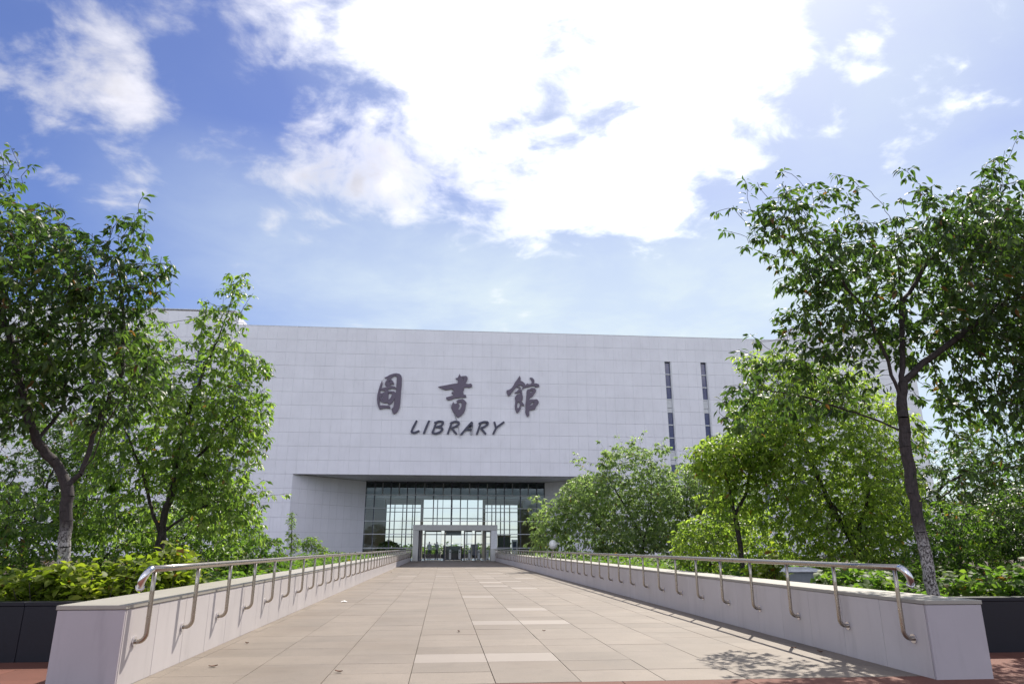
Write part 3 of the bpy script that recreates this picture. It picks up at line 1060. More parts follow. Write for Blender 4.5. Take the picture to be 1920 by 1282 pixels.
# ------------------------------------------------------------------ things in the entrance hall
tm_body = MB().box(-.10, .10, -.28, .28, .10, .96).mesh('housing', M['white'], .03)
tm_foot = MB().box(-.12, .12, -.30, .30, 0, .10).mesh('foot', M['dark'], .01)
tm_eye = MB().tube([(0, -.285, .74), (0, -.30, .74)], .055, 12).mesh('sensor', M['dark'])
tm_arm = MB().tube([(.10, .05, .78), (.30, .05, .80)], .02, 8).mesh('arm', M['polished'])
where = ['leftmost', 'second', 'middle', 'fourth', 'rightmost']
for i, x in enumerate((.70, 1.58, 2.48, 3.37, 4.18)):
    t = empty('turnstile', (x, 68.0, .012), 'white turnstile post inside the doors, %s of the five' % (where[i] + (' from the left' if i in (1, 3) else '')), 'turnstile', 'turnstile posts inside the entrance')
    for nm, me in (('housing', tm_body), ('foot', tm_foot), ('sensor', tm_eye), ('arm', tm_arm)):
        link(nm, me, t)
ct = empty('reception_counter', (1.0, 72, .012), 'long dark reception counter behind the turnstiles in the hall', 'counter')
MB().box(-.95, .95, 0, .75, .06, 1.22).obj('counter_front', M['dark'], ct, .02)
MB().box(-1.02, 1.02, -.06, .8, 1.223, 1.28).obj('counter_top', M['granite'], ct, .01)
MB().box(-.9, .9, .04, .7, 0, .057).obj('plinth', M['mullion'], ct)
kb = empty('timber_cabinet', (5.75, 68.2, .012), 'tall brown timber cabinet with dark doors right of the portal', 'cabinet')
MB().box(-.60, .60, .03, .5, .1, 2.20).obj('carcass', M['timber'], kb, .01)
for x in (-.29, .29):
    dd = MB().box(x - .27, x + .27, -.002, .027, .16, 2.1).obj('door', M['dark'], kb, .005)
    MB().tube([(x + (.2 if x < 0 else -.2), -.04, 1.0), (x + (.2 if x < 0 else -.2), -.04, 1.3)], .015, 8).obj('handle', M['steel'], dd)
MB().box(-.64, .64, .0, .52, 2.203, 2.28).obj('cornice', M['navy'], kb)
nb = empty('notice_panel', (6.75, 68.3, .012), 'white standing notice panel with dark screen beside the timber cabinet', 'notice panel')
MB().box(-.28, .28, 0, .08, .25, 1.85).obj('board', M['white'], nb, .01)
MB().box(-.17, .17, -.012, -.002, .95, 1.68).obj('screen', M['slitglass'], nb)
MB().box(-.24, .24, -.12, .2, 0, .05).obj('foot', M['steel'], nb)
MB().box(-.04, .04, 0.02, .06, .05, .25).obj('stem', M['steel'], nb)
gb = empty('grey_panel', (3.05, 70.5, .012), 'grey standing screen with rounded top behind the fourth turnstile', 'screen')
MB().box(-.36, .36, 0, .09, .42, 1.45).obj('panel', M['greybox'], gb, .05)
for x in (-.28, .28):
    MB().box(x - .03, x + .03, .0, .08, 0, .42).obj('leg', M['steel'], gb)


def person(x, y, rot, label, lean=0., shirt='shirt', arm=.2):
    root = empty('person', (x, y, .012), label, 'person', 'people in the entrance hall')
    j = {'pel': (0, 0, .93), 'wa': (0, .0, 1.08), 'ch': (0, lean * .5, 1.28), 'nk': (0, lean, 1.46), 'hd': (0, lean + .015, 1.58), 'tp': (0, lean + .01, 1.68)}
    V, E, RAD = [], [], []

    def add(p, r, par=None):
        V.append(p)
        RAD.append(r)
        if par is not None:
            E.append((par, len(V) - 1))
        return len(V) - 1
    pel = add(j['pel'], (.15, .10))
    wa = add(j['wa'], (.13, .09), pel)
    ch = add(j['ch'], (.165, .105), wa)
    nk = add(j['nk'], (.055, .055), ch)
    hd = add(j['hd'], (.078, .09), nk)
    add(j['tp'], (.06, .075), hd)
    for s in (-1, 1):
        sh = add((s * .17, lean * .8, 1.40), (.058, .058), ch)
        el = add((s * .23, lean * .6 + .02, 1.13), (.042, .042), sh)
        wr = add((s * (.23 - arm * .3), lean * .6 - arm, .95 + arm * .4), (.03, .03), el)
        add((s * (.22 - arm * .4), lean * .6 - arm - .08, .90 + arm * .4), (.035, .02), wr)
        hp = add((s * .09, 0, .86), (.09, .09), pel)
        kn = add((s * .10, -.03 * s, .48), (.06, .06), hp)
        an = add((s * .105, .03 * s, .09), (.042, .042), kn)
        add((s * .115, .03 * s - .15, .035), (.038, .03), an)
    me = bpy.data.meshes.new('body')
    me.from_pydata(V, E, [])
    o = bpy.data.objects.new('body', me)
    COL.objects.link(o)
    sk = o.modifiers.new('s', 'SKIN')
    for k, v in enumerate(me.skin_vertices[0].data if me.skin_vertices else []):
        v.radius = RAD[k]
    if me.skin_vertices:
        me.skin_vertices[0].data[0].use_root = True
    o.modifiers.new('u', 'SUBSURF').levels = 1
    bpy.context.view_layer.update()
    m2 = bpy.data.meshes.new_from_object(o.evaluated_get(bpy.context.evaluated_depsgraph_get()))
    bpy.data.objects.remove(o)
    m2.name = 'body'
    m2.materials.clear()
    for nm in ('skin', shirt, 'trouser', 'hair'):
        m2.materials.append(M[nm])
    for p in m2.polygons:
        c = p.center
        p.use_smooth = True
        if c.z > 1.60 or (c.z > 1.50 and c.y > lean + .05):
            p.material_index = 3
        elif c.z > 1.45 or (abs(c.x) > .13 and c.z < 1.0 and c.z > .8):
            p.material_index = 0
        elif c.z > .93:
            p.material_index = 1
        else:
            p.material_index = 2
    b = link('body', m2, root)
    root.rotation_euler = (0, 0, rot)
    return root


person(-1.25, 68.6, .5, 'person in a white shirt standing inside the glass left of the turnstiles', 0., 'shirt', .22)
person(-.55, 69.4, -.6, 'person in a darker top beside the white shirted person', .0, 'greybox', .12)

# a grey utility box and a white globe beyond the right parapet
ub = empty('utility_box', (7.08, 14.2, .42), 'grey utility box with a sloping lid behind the right parapet', 'utility box')
MB().box(-.38, .38, -.2, .2, 0, .30).obj('box_body', M['greybox'], ub, .01)
MB().add([(-.44, -.26, .303), (.44, -.26, .303), (.44, .26, .303), (-.44, .26, .303), (-.42, -.24, .35), (.42, -.24, .35), (.40, .2, .39), (-.40, .2, .39)],
         [(0, 3, 2, 1), (4, 5, 6, 7), (0, 1, 5, 4), (1, 2, 6, 5), (2, 3, 7, 6), (3, 0, 4, 7)]).obj('lid', M['whitemetal'], ub, .006)
gl = empty('globe_lamp', (5.52, 36.2, .42), 'small white globe lamp on a short stem just outside the right parapet', 'lamp')
prof = [(a_ * .68, .66 + (b_ - .22) * .52) for a_, b_ in [(.0, .22), (.10, .24), (.22, .32), (.30, .48), (.33, .66), (.30, .84), (.22, 1.0), (.10, 1.10), (.0, 1.12)]]
gm = MB()
for q in range(len(prof) - 1):
    pass
nseg = 20
vs = [(r_ * math.cos(2 * math.pi * k / nseg), r_ * math.sin(2 * math.pi * k / nseg), z) for r_, z in prof for k in range(nseg)]
fs = [(i * nseg + k, i * nseg + (k + 1) % nseg, (i + 1) * nseg + (k + 1) % nseg, (i + 1) * nseg + k) for i in range(len(prof) - 1) for k in range(nseg)]
gm.add(vs, fs).obj('shade', M['white'], gl, 0, True)
MB().tube([(0, 0, 0), (0, 0, .64)], .05, 10).obj('stem', M['steel'], gl)

# litter on the ramp
def curled(L, W_, lift):
    vs, fs = [], []
    for i, t in enumerate((0, .3, .65, 1)):
        w = (0.02, .9, .8, .02)[i] * W_ / 2
        for s in (-1, 0, 1):
            vs.append((s * w, (t - .5) * L, .004 + lift * (abs(s) * .5 + (t - .5) ** 2 * 2)))
    for i in range(3):
        for s in range(2):
            a = i * 3 + s
            fs.append((a, a + 1, a + 4, a + 3))
    me = bpy.data.meshes.new('fallen_leaf')
    me.from_pydata(vs, [], fs)
    me.materials.append(M['deadleaf'])
    return me


for x, y, a, L, lab in [(.27, 11.11, .3, .075, 'dry brown leaf lying alone in the middle of the ramp'),
                        (1.53, 11.06, 1.2, .05, 'small dry leaf right of the leaf in mid ramp'),
                        (-2.35, 8.2, 2.0, .09, 'dry leaf on the slabs below the second left rail post'),
                        (-2.49, 10.06, .9, .07, 'dry leaf at the foot of the left parapet near the fourth post'),
                        (4.5, 8.62, .4, .08, 'dry leaf against the foot of the right parapet nearest its end'),
                        (4.34, 8.95, 1.5, .07, 'dry leaf a step farther along the right parapet foot'),
                        (-2.48, 36.5, .2, .14, 'far dry leaf by the left parapet before the shaded floor'),
                        (-1.0, 7.75, 1.1, .09, 'dark curled leaf near the front edge of the ramp')]:
    o = link('fallen_leaf', curled(L, L * .55, .018), None, (x, y, .0015))
    o.rotation_euler = (0, 0, a)
    tag(o, lab, 'leaf', 'dry leaves lying on the ramp')
pp = bpy.data.meshes.new('paper_scrap')
pp.from_pydata([(-.07, -.05, 0), (.0, -.055, .02), (.075, -.045, .004), (-.065, .05, .012), (.005, .055, .03), (.07, .05, .0), (-.07, -.05, -.002), (0, -.055, .018), (.075, -.045, .002), (-.065, .05, .01), (.005, .055, .028), (.07, .05, -.002)],
               [], [(0, 1, 4, 3), (1, 2, 5, 4), (6, 9, 10, 7), (7, 10, 11, 8)])
pp.materials.append(M['paper'])
tag(link('paper_scrap', pp, None, (-2.2, 17.2, .004)), 'scrap of white paper lying near the left parapet', 'paper')

# ================================================================== PLANTS
LEAF8_V = np.array([[0, 0, 0], [-.19, .32, .03], [0, .32, -.015], [.19, .32, .03], [-.17, .62, -.04], [0, .62, -.09], [.17, .62, -.04], [0, 1, -.30]])
LEAF8_F = [np.array([[0, 2, 1], [0, 3, 2], [4, 5, 7], [5, 6, 7]]), np.array([[1, 2, 5, 4], [2, 3, 6, 5]])]
LEAF4_V = np.array([[0, 0, 0], [-.21, .45, .04], [0, .5, -.05], [.21, .45, .04], [0, 1, -.25]])
LEAF4_F = [np.array([[0, 2, 1], [0, 3, 2], [1, 2, 4], [2, 3, 4]])]
OVATE_V = LEAF8_V * np.array([1.75, 1, .8])


def leaf_frames(P, D, rng, spread=.5):
    """unit axes for leaves at P pointing along D with the upper side roughly to the sky"""
    D = D / np.linalg.norm(D, axis=1, keepdims=True)
    U = np.tile(np.array([0, 0, 1.]), (len(P), 1)) + rng.normal(0, spread, (len(P), 3))
    X = np.cross(D, U)
    X /= np.maximum(np.linalg.norm(X, axis=1, keepdims=True), 1e-6)
    Z = np.cross(X, D)
    return X, D, Z


def leaves_mesh(name, P, X, Y, Z, s, V, F, mat):
    n, k = len(P), len(V)
    VV = P[:, None] + s[:, None, None] * (V[None, :, 0:1] * X[:, None] + V[None, :, 1:2] * Y[:, None] + V[None, :, 2:3] * Z[:, None])
    off = (np.arange(n) * k)[:, None, None]
    FF = [(f[None] + off).reshape(-1, f.shape[1]) for f in F]
    return mesh_np(name, VV.reshape(-1, 3), FF, mat, True)


_leafmesh = {}


def add_leaves(parent, base, P, D, s, mat, rng, V=LEAF8_V, F=LEAF8_F, single=0, name='crown', spread=.5):
    """a crown part; the SINGLE leaves that show largest are parts of their own below it"""
    X, Y, Z = leaf_frames(P, D, rng, spread)
    pick = np.zeros(len(P), bool)
    if single:
        to = P + base - CAM
        dist = np.linalg.norm(to, axis=1)
        face = np.abs((Z * to).sum(1)) / dist
        c = to @ np.array([[rt.x, up.x, fw.x], [rt.y, up.y, fw.y], [rt.z, up.z, fw.z]])
        inside = (c[:, 2] > 0) & (np.abs(c[:, 0] / c[:, 2]) < .73) & (np.abs(c[:, 1] / c[:, 2]) < .489)
        lo, hi = np.percentile(dist, 2), np.percentile(dist, 60)
        score = s * (face + .15) / dist * np.clip(1.35 - .6 * (dist - lo) / max(hi - lo, .1), .2, 2) * inside
        pick[np.argsort(-score)[:single]] = True
    r = ~pick
    cr = link(name, leaves_mesh(name, P[r], X[r], Y[r], Z[r], s[r], V, F, mat), parent)
    tag(cr, kind='stuff')
    if single:
        key = (mat.name, len(V), float(V[1, 0]))
        me = _leafmesh.get(key)
        if me is None:
            me = _leafmesh[key] = mesh_np('leaf', V, F, mat, True)
        for i in np.nonzero(pick)[0]:
            o = bpy.data.objects.new('leaf', me)
            o.parent = cr
            o.matrix_local = Matrix(((X[i, 0] * s[i], Y[i, 0] * s[i], Z[i, 0] * s[i], P[i, 0]), (X[i, 1] * s[i], Y[i, 1] * s[i], Z[i, 1] * s[i], P[i, 1]),
                                     (X[i, 2] * s[i], Y[i, 2] * s[i], Z[i, 2] * s[i], P[i, 2]), (0, 0, 0, 1)))
            COL.objects.link(o)
    return cr


def scatter(blobs, n, rng, clump=.0, freq=1.6):
    """points in a union of ellipsoids (x,y,z,rx,ry,rz,weight)"""
    B = np.array([b if len(b) == 7 else (*b, 1.) for b in blobs])
    w = B[:, 3] * B[:, 4] * B[:, 5] * B[:, 6]
    idx = rng.choice(len(B), n, p=w / w.sum())
    v = rng.normal(0, 1, (n, 3))
    v /= np.linalg.norm(v, axis=1, keepdims=True)
    v *= (rng.random(n) ** (1 / 2.6))[:, None]
    P = B[idx, :3] + v * B[idx, 3:6]
    if clump:
        ph = rng.uniform(0, 6.3, (5, 3))
        kk = rng.normal(0, freq, (5, 3))
        f = sum(np.sin(P @ kk[i] + ph[i, 0]) for i in range(5)) / 5
        P = P[rng.random(len(P)) < np.clip(.55 + f * clump * 2.2, .03, 1)]
    return P


def colonize(seeds, A, step=.16, kill=.26, reach=1.6, iters=220, rng=None, droop=0.):
    """space colonisation: SEEDS is a list of polylines (the first is the trunk; each later one starts on a node near its first point)"""
    pos, par, hand = [], [], []

    def addline(line):
        line = np.array(line, float)
        if not pos:
            pos.append(line[0])
            par.append(-1)
            hand.append(True)
            cur = 0
        else:
            cur = int(np.argmin(((np.array(pos) - line[0]) ** 2).sum(1)))
        for q in line[1:]:
            a = pos[cur]
            L = np.linalg.norm(q - a)
            m = max(1, int(L / step))
            for t in range(1, m + 1):
                pos.append(a + (q - a) * t / m + rng.normal(0, .008, 3))
                par.append(cur)
                hand.append(True)
                cur = len(pos) - 1
    for l in seeds:
        addline(l)
    A = np.asarray(A)
    P0 = np.array(pos)
    d2 = ((A[:, None] - P0[None]) ** 2).sum(2)
    near = d2.argmin(1)
    dist = d2.min(1)
    for it in range(iters):
        if not len(A):
            break
        ok = dist < (reach * reach if it > 30 else 25.)
        if not ok.any():
            break
        n = len(pos)
        Pn = np.array(pos)
        vec = A[ok] - Pn[near[ok]]
        vec /= np.maximum(np.linalg.norm(vec, axis=1, keepdims=True), 1e-6)
        acc_ = np.zeros((n, 3))
        np.add.at(acc_, near[ok], vec)
        act = np.unique(near[ok])
        dirs = acc_[act]
        dirs /= np.maximum(np.linalg.norm(dirs, axis=1, keepdims=True), 1e-6)
        dirs += rng.normal(0, .22, dirs.shape)
        dirs[:, 2] -= droop
        dirs /= np.linalg.norm(dirs, axis=1, keepdims=True)
        new = Pn[act] + dirs * step
        for q, a in zip(new, act):
            pos.append(q)
            par.append(int(a))
            hand.append(False)
        dn = ((A[:, None] - new[None]) ** 2).sum(2)
        m = dn.min(1)
        better = m < dist
        near[better] = n + dn.argmin(1)[better]
        dist = np.minimum(dist, m)
        keep = dist > kill * kill
        A, near, dist = A[keep], near[keep], dist[keep]
    return np.array(pos), np.array(par), np.array(hand)


def skeleton(pos, par, hand, rbase, rtip=.0035, expo=2.35):
    n = len(pos)
    acc_ = np.zeros(n)
    kids = np.zeros(n, int)
    r = np.zeros(n)
    for i in range(n - 1, -1, -1):
        r[i] = max(rtip, acc_[i] ** (1 / expo)) if acc_[i] > 0 else rtip
        if par[i] >= 0:
            acc_[par[i]] += r[i] ** expo
            kids[par[i]] += 1
    r = rtip + (rbase - rtip) * np.clip((r - rtip) / max(r[0] - rtip, 1e-4), 0, 1) ** 1.45
    r[0] *= 1.12
    return r, kids


def tubes(name, pos, par, r, sel, mat, sides=6):
    ids = np.nonzero(sel & (par >= 0))[0]
    if not len(ids):
        return None
    a, b = pos[par[ids]], pos[ids]
    t = b - a
    t /= np.maximum(np.linalg.norm(t, axis=1, keepdims=True), 1e-6)
    gp = par[par[ids]]
    ta = np.where((gp >= 0)[:, None], a - pos[np.maximum(gp, 0)], t)
    ta /= np.maximum(np.linalg.norm(ta, axis=1, keepdims=True), 1e-6)
    ta = ta + t
    ta /= np.maximum(np.linalg.norm(ta, axis=1, keepdims=True), 1e-6)
    ra = np.minimum(r[par[ids]], r[ids] * 1.25)
    rb = r[ids]
    ang = np.arange(sides) * 2 * np.pi / sides

    def ring(c, d, rad):
        ref = np.tile(np.array([.35, .93, .12]), (len(c), 1))
        u = np.cross(d, ref)
        u /= np.maximum(np.linalg.norm(u, axis=1, keepdims=True), 1e-6)
        v = np.cross(d, u)
        return c[:, None] + rad[:, None, None] * (np.cos(ang)[None, :, None] * u[:, None] + np.sin(ang)[None, :, None] * v[:, None])
    VV = np.concatenate([ring(a, ta, ra), ring(b, t, rb)], 1).reshape(-1, 3)
    k = np.arange(sides)
    f = np.stack([k, (k + 1) % sides, sides + (k + 1) % sides, sides + k], 1)
    FF = (f[None] + (np.arange(len(ids)) * 2 * sides)[:, None, None]).reshape(-1, 4)
    return mesh_np(name, VV, FF, mat, True)


def tree(name, base, seeds, blobs, label, cat='tree', n_attr=1800, rbase=.1, leaf=.12, mat='leaf_dark', barkm='bark_plain', seed=1, per_tip=9, per_node=2.2,
         clump=.35, step=.16, kill=.26, single=0, group=None, small=False, lens=(.55, 1.25), droop=.9, freq=1.6, shoots=0):
    rng = np.random.default_rng(seed)
    base = np.array(base, float)
    A = scatter(blobs, int(n_attr * 5), rng, clump, freq)
    step, kill = step * .62, kill * .44
    pos, par, hand = colonize(seeds, A, step, kill, rng=rng)
    if shoots:
        # long young shoots that break the outline
        kid = np.bincount(par[par >= 0], minlength=len(pos))
        cen = A.mean(0)
        tp = np.nonzero((kid == 0) & ~hand)[0]
        out_ = np.linalg.norm((pos[tp] - cen) / np.maximum(A.std(0), .05), axis=1)
        tp = tp[np.argsort(-out_)[:max(4, int(len(tp) * .35))]]
        ep, eq = [], []
        for t_ in rng.choice(tp, min(shoots, len(tp)), replace=False):
            dv = pos[t_] - cen
            dv = dv / np.linalg.norm(dv) * .8 + rng.normal(0, .35, 3) + np.array([0, 0, .55])
            dv /= np.linalg.norm(dv)
            cur, q = int(t_), pos[t_]
            for k_ in range(rng.integers(2, 6)):
                dv = dv + rng.normal(0, .15, 3) - np.array([0, 0, .06])
                dv /= np.linalg.norm(dv)
                q = q + dv * step
                ep.append(q)
                eq.append(cur)
                cur = len(pos) + len(ep) - 1
        pos = np.concatenate([pos, np.array(ep)])
        par = np.concatenate([par, np.array(eq, dtype=par.dtype)])
        hand = np.concatenate([hand, np.zeros(len(ep), bool)])
    r, kids = skeleton(pos, par, hand, rbase)
    root = empty(name, tuple(base), label, cat, group)
    pos = pos - base
    thick = (r > rbase * .42) & hand
    me = tubes('trunk', pos, par, r, thick, M[barkm], 10)
    link('trunk', me, root)
    me = tubes('branches', pos, par, r, ~thick, M['bark_plain'], 5)
    if me:
        tag(link('branches', me, root), kind='stuff')
    tip = (kids == 0) & ~hand
    twig = (r < .012) & (kids > 0) & ~hand
    dirn = pos - pos[np.maximum(par, 0)]
    dirn /= np.maximum(np.linalg.norm(dirn, axis=1, keepdims=True), 1e-6)
    ids = np.concatenate([np.repeat(np.nonzero(tip)[0], per_tip), np.repeat(np.nonzero(twig)[0], rng.poisson(per_node, twig.sum()))])
    m = len(ids)
    az = rng.uniform(0, 2 * np.pi, m)
    hor = np.stack([np.cos(az), np.sin(az), np.zeros(m)], 1)
    back = rng.random(m)[:, None] * np.where(tip[ids], .8, 1.)[:, None]
    P = pos[ids] - dirn[ids] * step * back + hor * .012
    D = hor * rng.uniform(.45, 1.1, (m, 1)) + dirn[ids] * .55
    D[:, 2] -= rng.uniform(.15, 1.1, m) * droop
    P = P + D / np.linalg.norm(D, axis=1, keepdims=True) * .02
    s = leaf * rng.uniform(*lens, m)
    V, F = (LEAF4_V, LEAF4_F) if small else (LEAF8_V, LEAF8_F)
    add_leaves(root, base, P, D, s, M[mat], rng, V, F, single)
    return root


T0 = .40
# near tree at the left: limed trunk forking low
tree('cherry_tree', (-4.72, 9.7, T0),
     [[(-4.72, 9.7, T0 - .05), (-4.74, 9.7, 1.0), (-4.84, 9.7, 1.95)],
      [(-4.84, 9.7, 1.95), (-5.0, 9.68, 2.2), (-5.28, 9.6, 2.5), (-5.48, 9.55, 2.95), (-5.7, 9.5, 3.6), (-6.0, 9.4, 4.4), (-6.35, 9.4, 5.3)],
      [(-4.84, 9.7, 1.95), (-4.72, 9.72, 2.12), (-4.66, 9.72, 2.5), (-4.62, 9.75, 2.9), (-4.45, 9.8, 3.5), (-4.55, 9.8, 4.3), (-4.75, 9.8, 5.2)],
      [(-4.72, 9.72, 2.12), (-4.55, 9.6, 2.3), (-4.45, 9.5, 2.65), (-4.2, 9.4, 3.1)],
      [(-5.28, 9.6, 2.5), (-5.2, 9.9, 3.0), (-5.4, 10.2, 3.9), (-5.2, 10.4, 4.6)]],
     [(-5.9, 9.6, 4.3, 1.7, 1.5, 1.35), (-6.45, 9.5, 5.4, .75, .9, .8), (-6.35, 9.5, 6.2, .3, .3, .38, 3), (-5.5, 9.6, 5.2, .6, .8, .42), (-5.75, 9.6, 5.65, .3, .4, .3, 2), (-4.7, 9.7, 4.75, .65, .8, .75), (-4.63, 9.7, 5.6, .28, .3, .26, 3), (-4.15, 9.7, 4.95, .3, .4, .3, 2),
      (-4.6, 9.6, 3.4, .8, .9, .75), (-6.6, 9.7, 3.2, 1.1, 1.1, .9), (-5.7, 9.2, 3.0, .9, .8, .55)],
     'leafy tree at far left with a limed trunk forking low above the yellow green shrubs', n_attr=2600, rbase=.074, leaf=.125, mat='leaf_dark', barkm='bark', seed=3, single=300, per_tip=7, per_node=1.1, clump=.8, freq=2.6, shoots=70)
# near tree at the right
tree('cherry_tree', (6.34, 9.0, T0),
     [[(6.34, 9.0, T0 - .05), (6.29, 9.0, 1.0), (6.26, 9.0, 1.5), (6.25, 9.0, 2.4), (6.3, 9.0, 3.1), (6.36, 9.0, 3.4), (6.52, 9.02, 4.4), (6.6, 9.0, 5.3)],
      [(6.3, 9.0, 3.1), (6.16, 8.95, 3.7), (5.95, 8.9, 4.3), (5.5, 8.8, 4.9), (5.0, 8.8, 5.6)],
      [(6.36, 9.0, 3.4), (6.75, 8.95, 3.75), (7.3, 8.9, 4.1), (8.0, 8.9, 4.6)],
      [(6.27, 9.0, 2.7), (5.9, 9.3, 3.0), (5.3, 9.6, 3.3), (4.7, 10.0, 3.5)],
      [(6.25, 9.0, 1.95), (5.9, 9.05, 2.05), (5.5, 9.1, 2.3)],
      [(6.6, 9.0, 4.6), (7.0, 8.9, 5.2), (7.6, 8.9, 5.8)]],
     [(7.2, 9.0, 5.0, 1.5, 1.5, 1.4, 1.2), (8.5, 9.1, 4.9, 1.3, 1.4, 1.8, 1.5), (5.7, 9.0, 5.2, .95, 1.1, .95), (5.55, 9.2, 4.3, .8, .9, .5), (7.4, 9.2, 3.7, .9, 1., .6), (4.75, 9.0, 5.75, .45, .6, .5, 2), (5.3, 9, 6.25, .4, .4, .25, 2), (5.3, 9.6, 3.55, .95, 1.1, .6),
      (8.3, 9.1, 3.2, 1.2, 1.2, 1.0), (8.9, 9.3, 2.5, .8, .9, .5), (6.93, 9, 6.75, .16, .16, .32, 6), (8.5, 9, 6.85, .3, .3, .3, 3), (6.0, 9, 6.45, .4, .3, .14, 3), (4.75, 10.3, 3.3, .5, .8, .5)],
     'tall leafy tree at the right with a leaning limed trunk beside the rail end', n_attr=3700, rbase=.076, leaf=.125, mat='leaf_dark', barkm='bark', seed=8, single=300, per_tip=8, per_node=1.3, clump=.95, freq=2.6, shoots=80)
# second tree at the left
tree('cherry_tree', (-5.2, 14, T0),
     [[(-5.2, 14, T0 - .05), (-5.22, 14, 1.0), (-5.2, 14, 1.7), (-5.05, 14, 2.5), (-5.1, 14, 3.4)],
      [(-5.2, 14, 1.3), (-5.32, 13.9, 1.7), (-5.6, 13.9, 2.4), (-6.0, 13.9, 3.2)],
      [(-5.1, 14, 3.4), (-4.9, 14, 4.2), (-4.72, 14, 4.9), (-4.5, 14, 5.7), (-4.4, 14, 6.4)],
      [(-5.05, 14, 2.5), (-4.6, 14, 3.0), (-4.1, 13.9, 3.6)],
      [(-5.2, 14, 1.5), (-4.6, 13.8, 1.85), (-3.9, 13.7, 2.1)]],
     [(-4.7, 14, 3.3, 1.25, 1.3, 1.3), (-5.9, 14, 3.4, 1.1, 1.2, 1.2), (-4.65, 14, 5.5, .6, .5, .6), (-4.7, 14, 4.75, .95, .8, .5), (-5.85, 14, 5.0, .8, .8, .55), (-4.05, 14, 3.9, .7, .8, .5), (-4.4, 14, 6.35, .38, .3, .4, 2.5), (-3.85, 14, 4.65, .4, .5, .25, 2), (-4.0, 13.8, 2.0, .75, .9, .75), (-3.6, 13.8, 2.0, .45, .7, .6), (-6.2, 14, 1.9, .9, .9, .6), (-5.6, 14.2, 4.8, .8, .8, .5)],
     'fresh green tree behind the low fork, its limb rising against the building top', n_attr=2900, rbase=.085, leaf=.125, mat='leaf_mid', seed=5, single=300, per_tip=8, per_node=1.6, clump=.6, freq=2.2, shoots=60)
# background trees at the left
tree('broad_tree', (-10.3, 19, T0), [[(-10.3, 19, T0), (-10.2, 19, 1.4), (-10.0, 19, 2.6)], [(-10.2, 19, 1.4), (-11, 19, 2.4)], [(-10.2, 19, 1.4), (-9.2, 19, 2.2)]],
     [(-10.2, 19, 3.0, 2.2, 1.6, 1.7), (-8.7, 19, 2.2, 1.1, 1.2, 1.0), (-12, 19, 2.4, 1.4, 1.4, 1.3)],
     'dense shrubby tree behind the limed fork at far left', n_attr=1500, rbase=.1, leaf=.14, mat='leaf_shade', seed=21, small=True, step=.2, kill=.32, per_tip=10, per_node=2.5)
tree('broad_tree', (-7.4, 21, T0), [[(-7.4, 21, T0), (-7.4, 21, 1.2), (-7.2, 21, 2.2)], [(-7.4, 21, 1.2), (-6.6, 21, 2.0)]],
     [(-7.3, 21, 2.4, 1.5, 1.4, 1.4), (-6.0, 21, 1.6, 1.0, 1.1, .9)],
     'low green tree filling in below the second left tree', n_attr=1100, rbase=.08, leaf=.13, mat='leaf_mid', seed=22, small=True, step=.2, kill=.32, per_tip=10, per_node=2.5)
for i, (x, y, rx, h, m, lab) in enumerate([(-7.6, 13.2, 1.3, 1.9, 'leaf_mid', 'low leafy bush behind the far left shrubs'), (-9.6, 14.5, 1.4, 2.3, 'leaf_shade', 'dark low bush at the far left edge of the planter'),
                                          (-5.6, 16.5, 1.2, 1.7, 'leaf_mid', 'bush between the two left trunks, low and mid green'), (-4.5, 17.5, .9, 1.2, 'leaf_hedge_green', 'rounded low bush just behind the second left trunk'),
                                          (-6.9, 15.6, 1.0, 1.6, 'leaf_mid', 'mid green bush filling the gap right of the limed trunk')]):
    tree('low_bush', (x, y, T0), [[(x, y, T0), (x, y, T0 + .4)]], [(x, y, T0 + h * .5, rx, .9, h * .52), (x + rx * .6, y, T0 + h * .3, rx * .5, .7, h * .35)],
         lab, 'bush', n_attr=700, rbase=.05, leaf=.13, mat=m, seed=100 + i, small=True, step=.2, kill=.32, per_tip=9, per_node=2.4, group='low bushes behind the left planter')
# young sapling against the white wall
tree('sapling', (-8.05, 40, T0), [[(-8.05, 40, T0), (-8.1, 40, 1.6), (-8.22, 40, 2.9)]],
     [(-8.2, 40, 2.6, .25, .25, .6), (-7.9, 40, 1.3, .35, .3, .5), (-8.2, 40, 1.8, .3, .3, .3)],
     'thin young sapling standing against the white library wall', 'sapling', n_attr=130, rbase=.035, leaf=.17, mat='leaf_mid', seed=31, small=True, clump=0, per_tip=5, per_node=.5)
tree('sapling', (-6.75, 38, T0), [[(-6.75, 38, T0), (-6.7, 38, 1.0)]],
     [(-6.7, 38, 1.35, .5, .4, .45), (-6.2, 38, 1.0, .4, .3, .3)],
     'short bushy sapling nearer the glass than the thin sapling', 'sapling', n_attr=160, rbase=.03, leaf=.17, mat='leaf_mid', seed=32, small=True, clump=0, per_tip=6, per_node=.8)
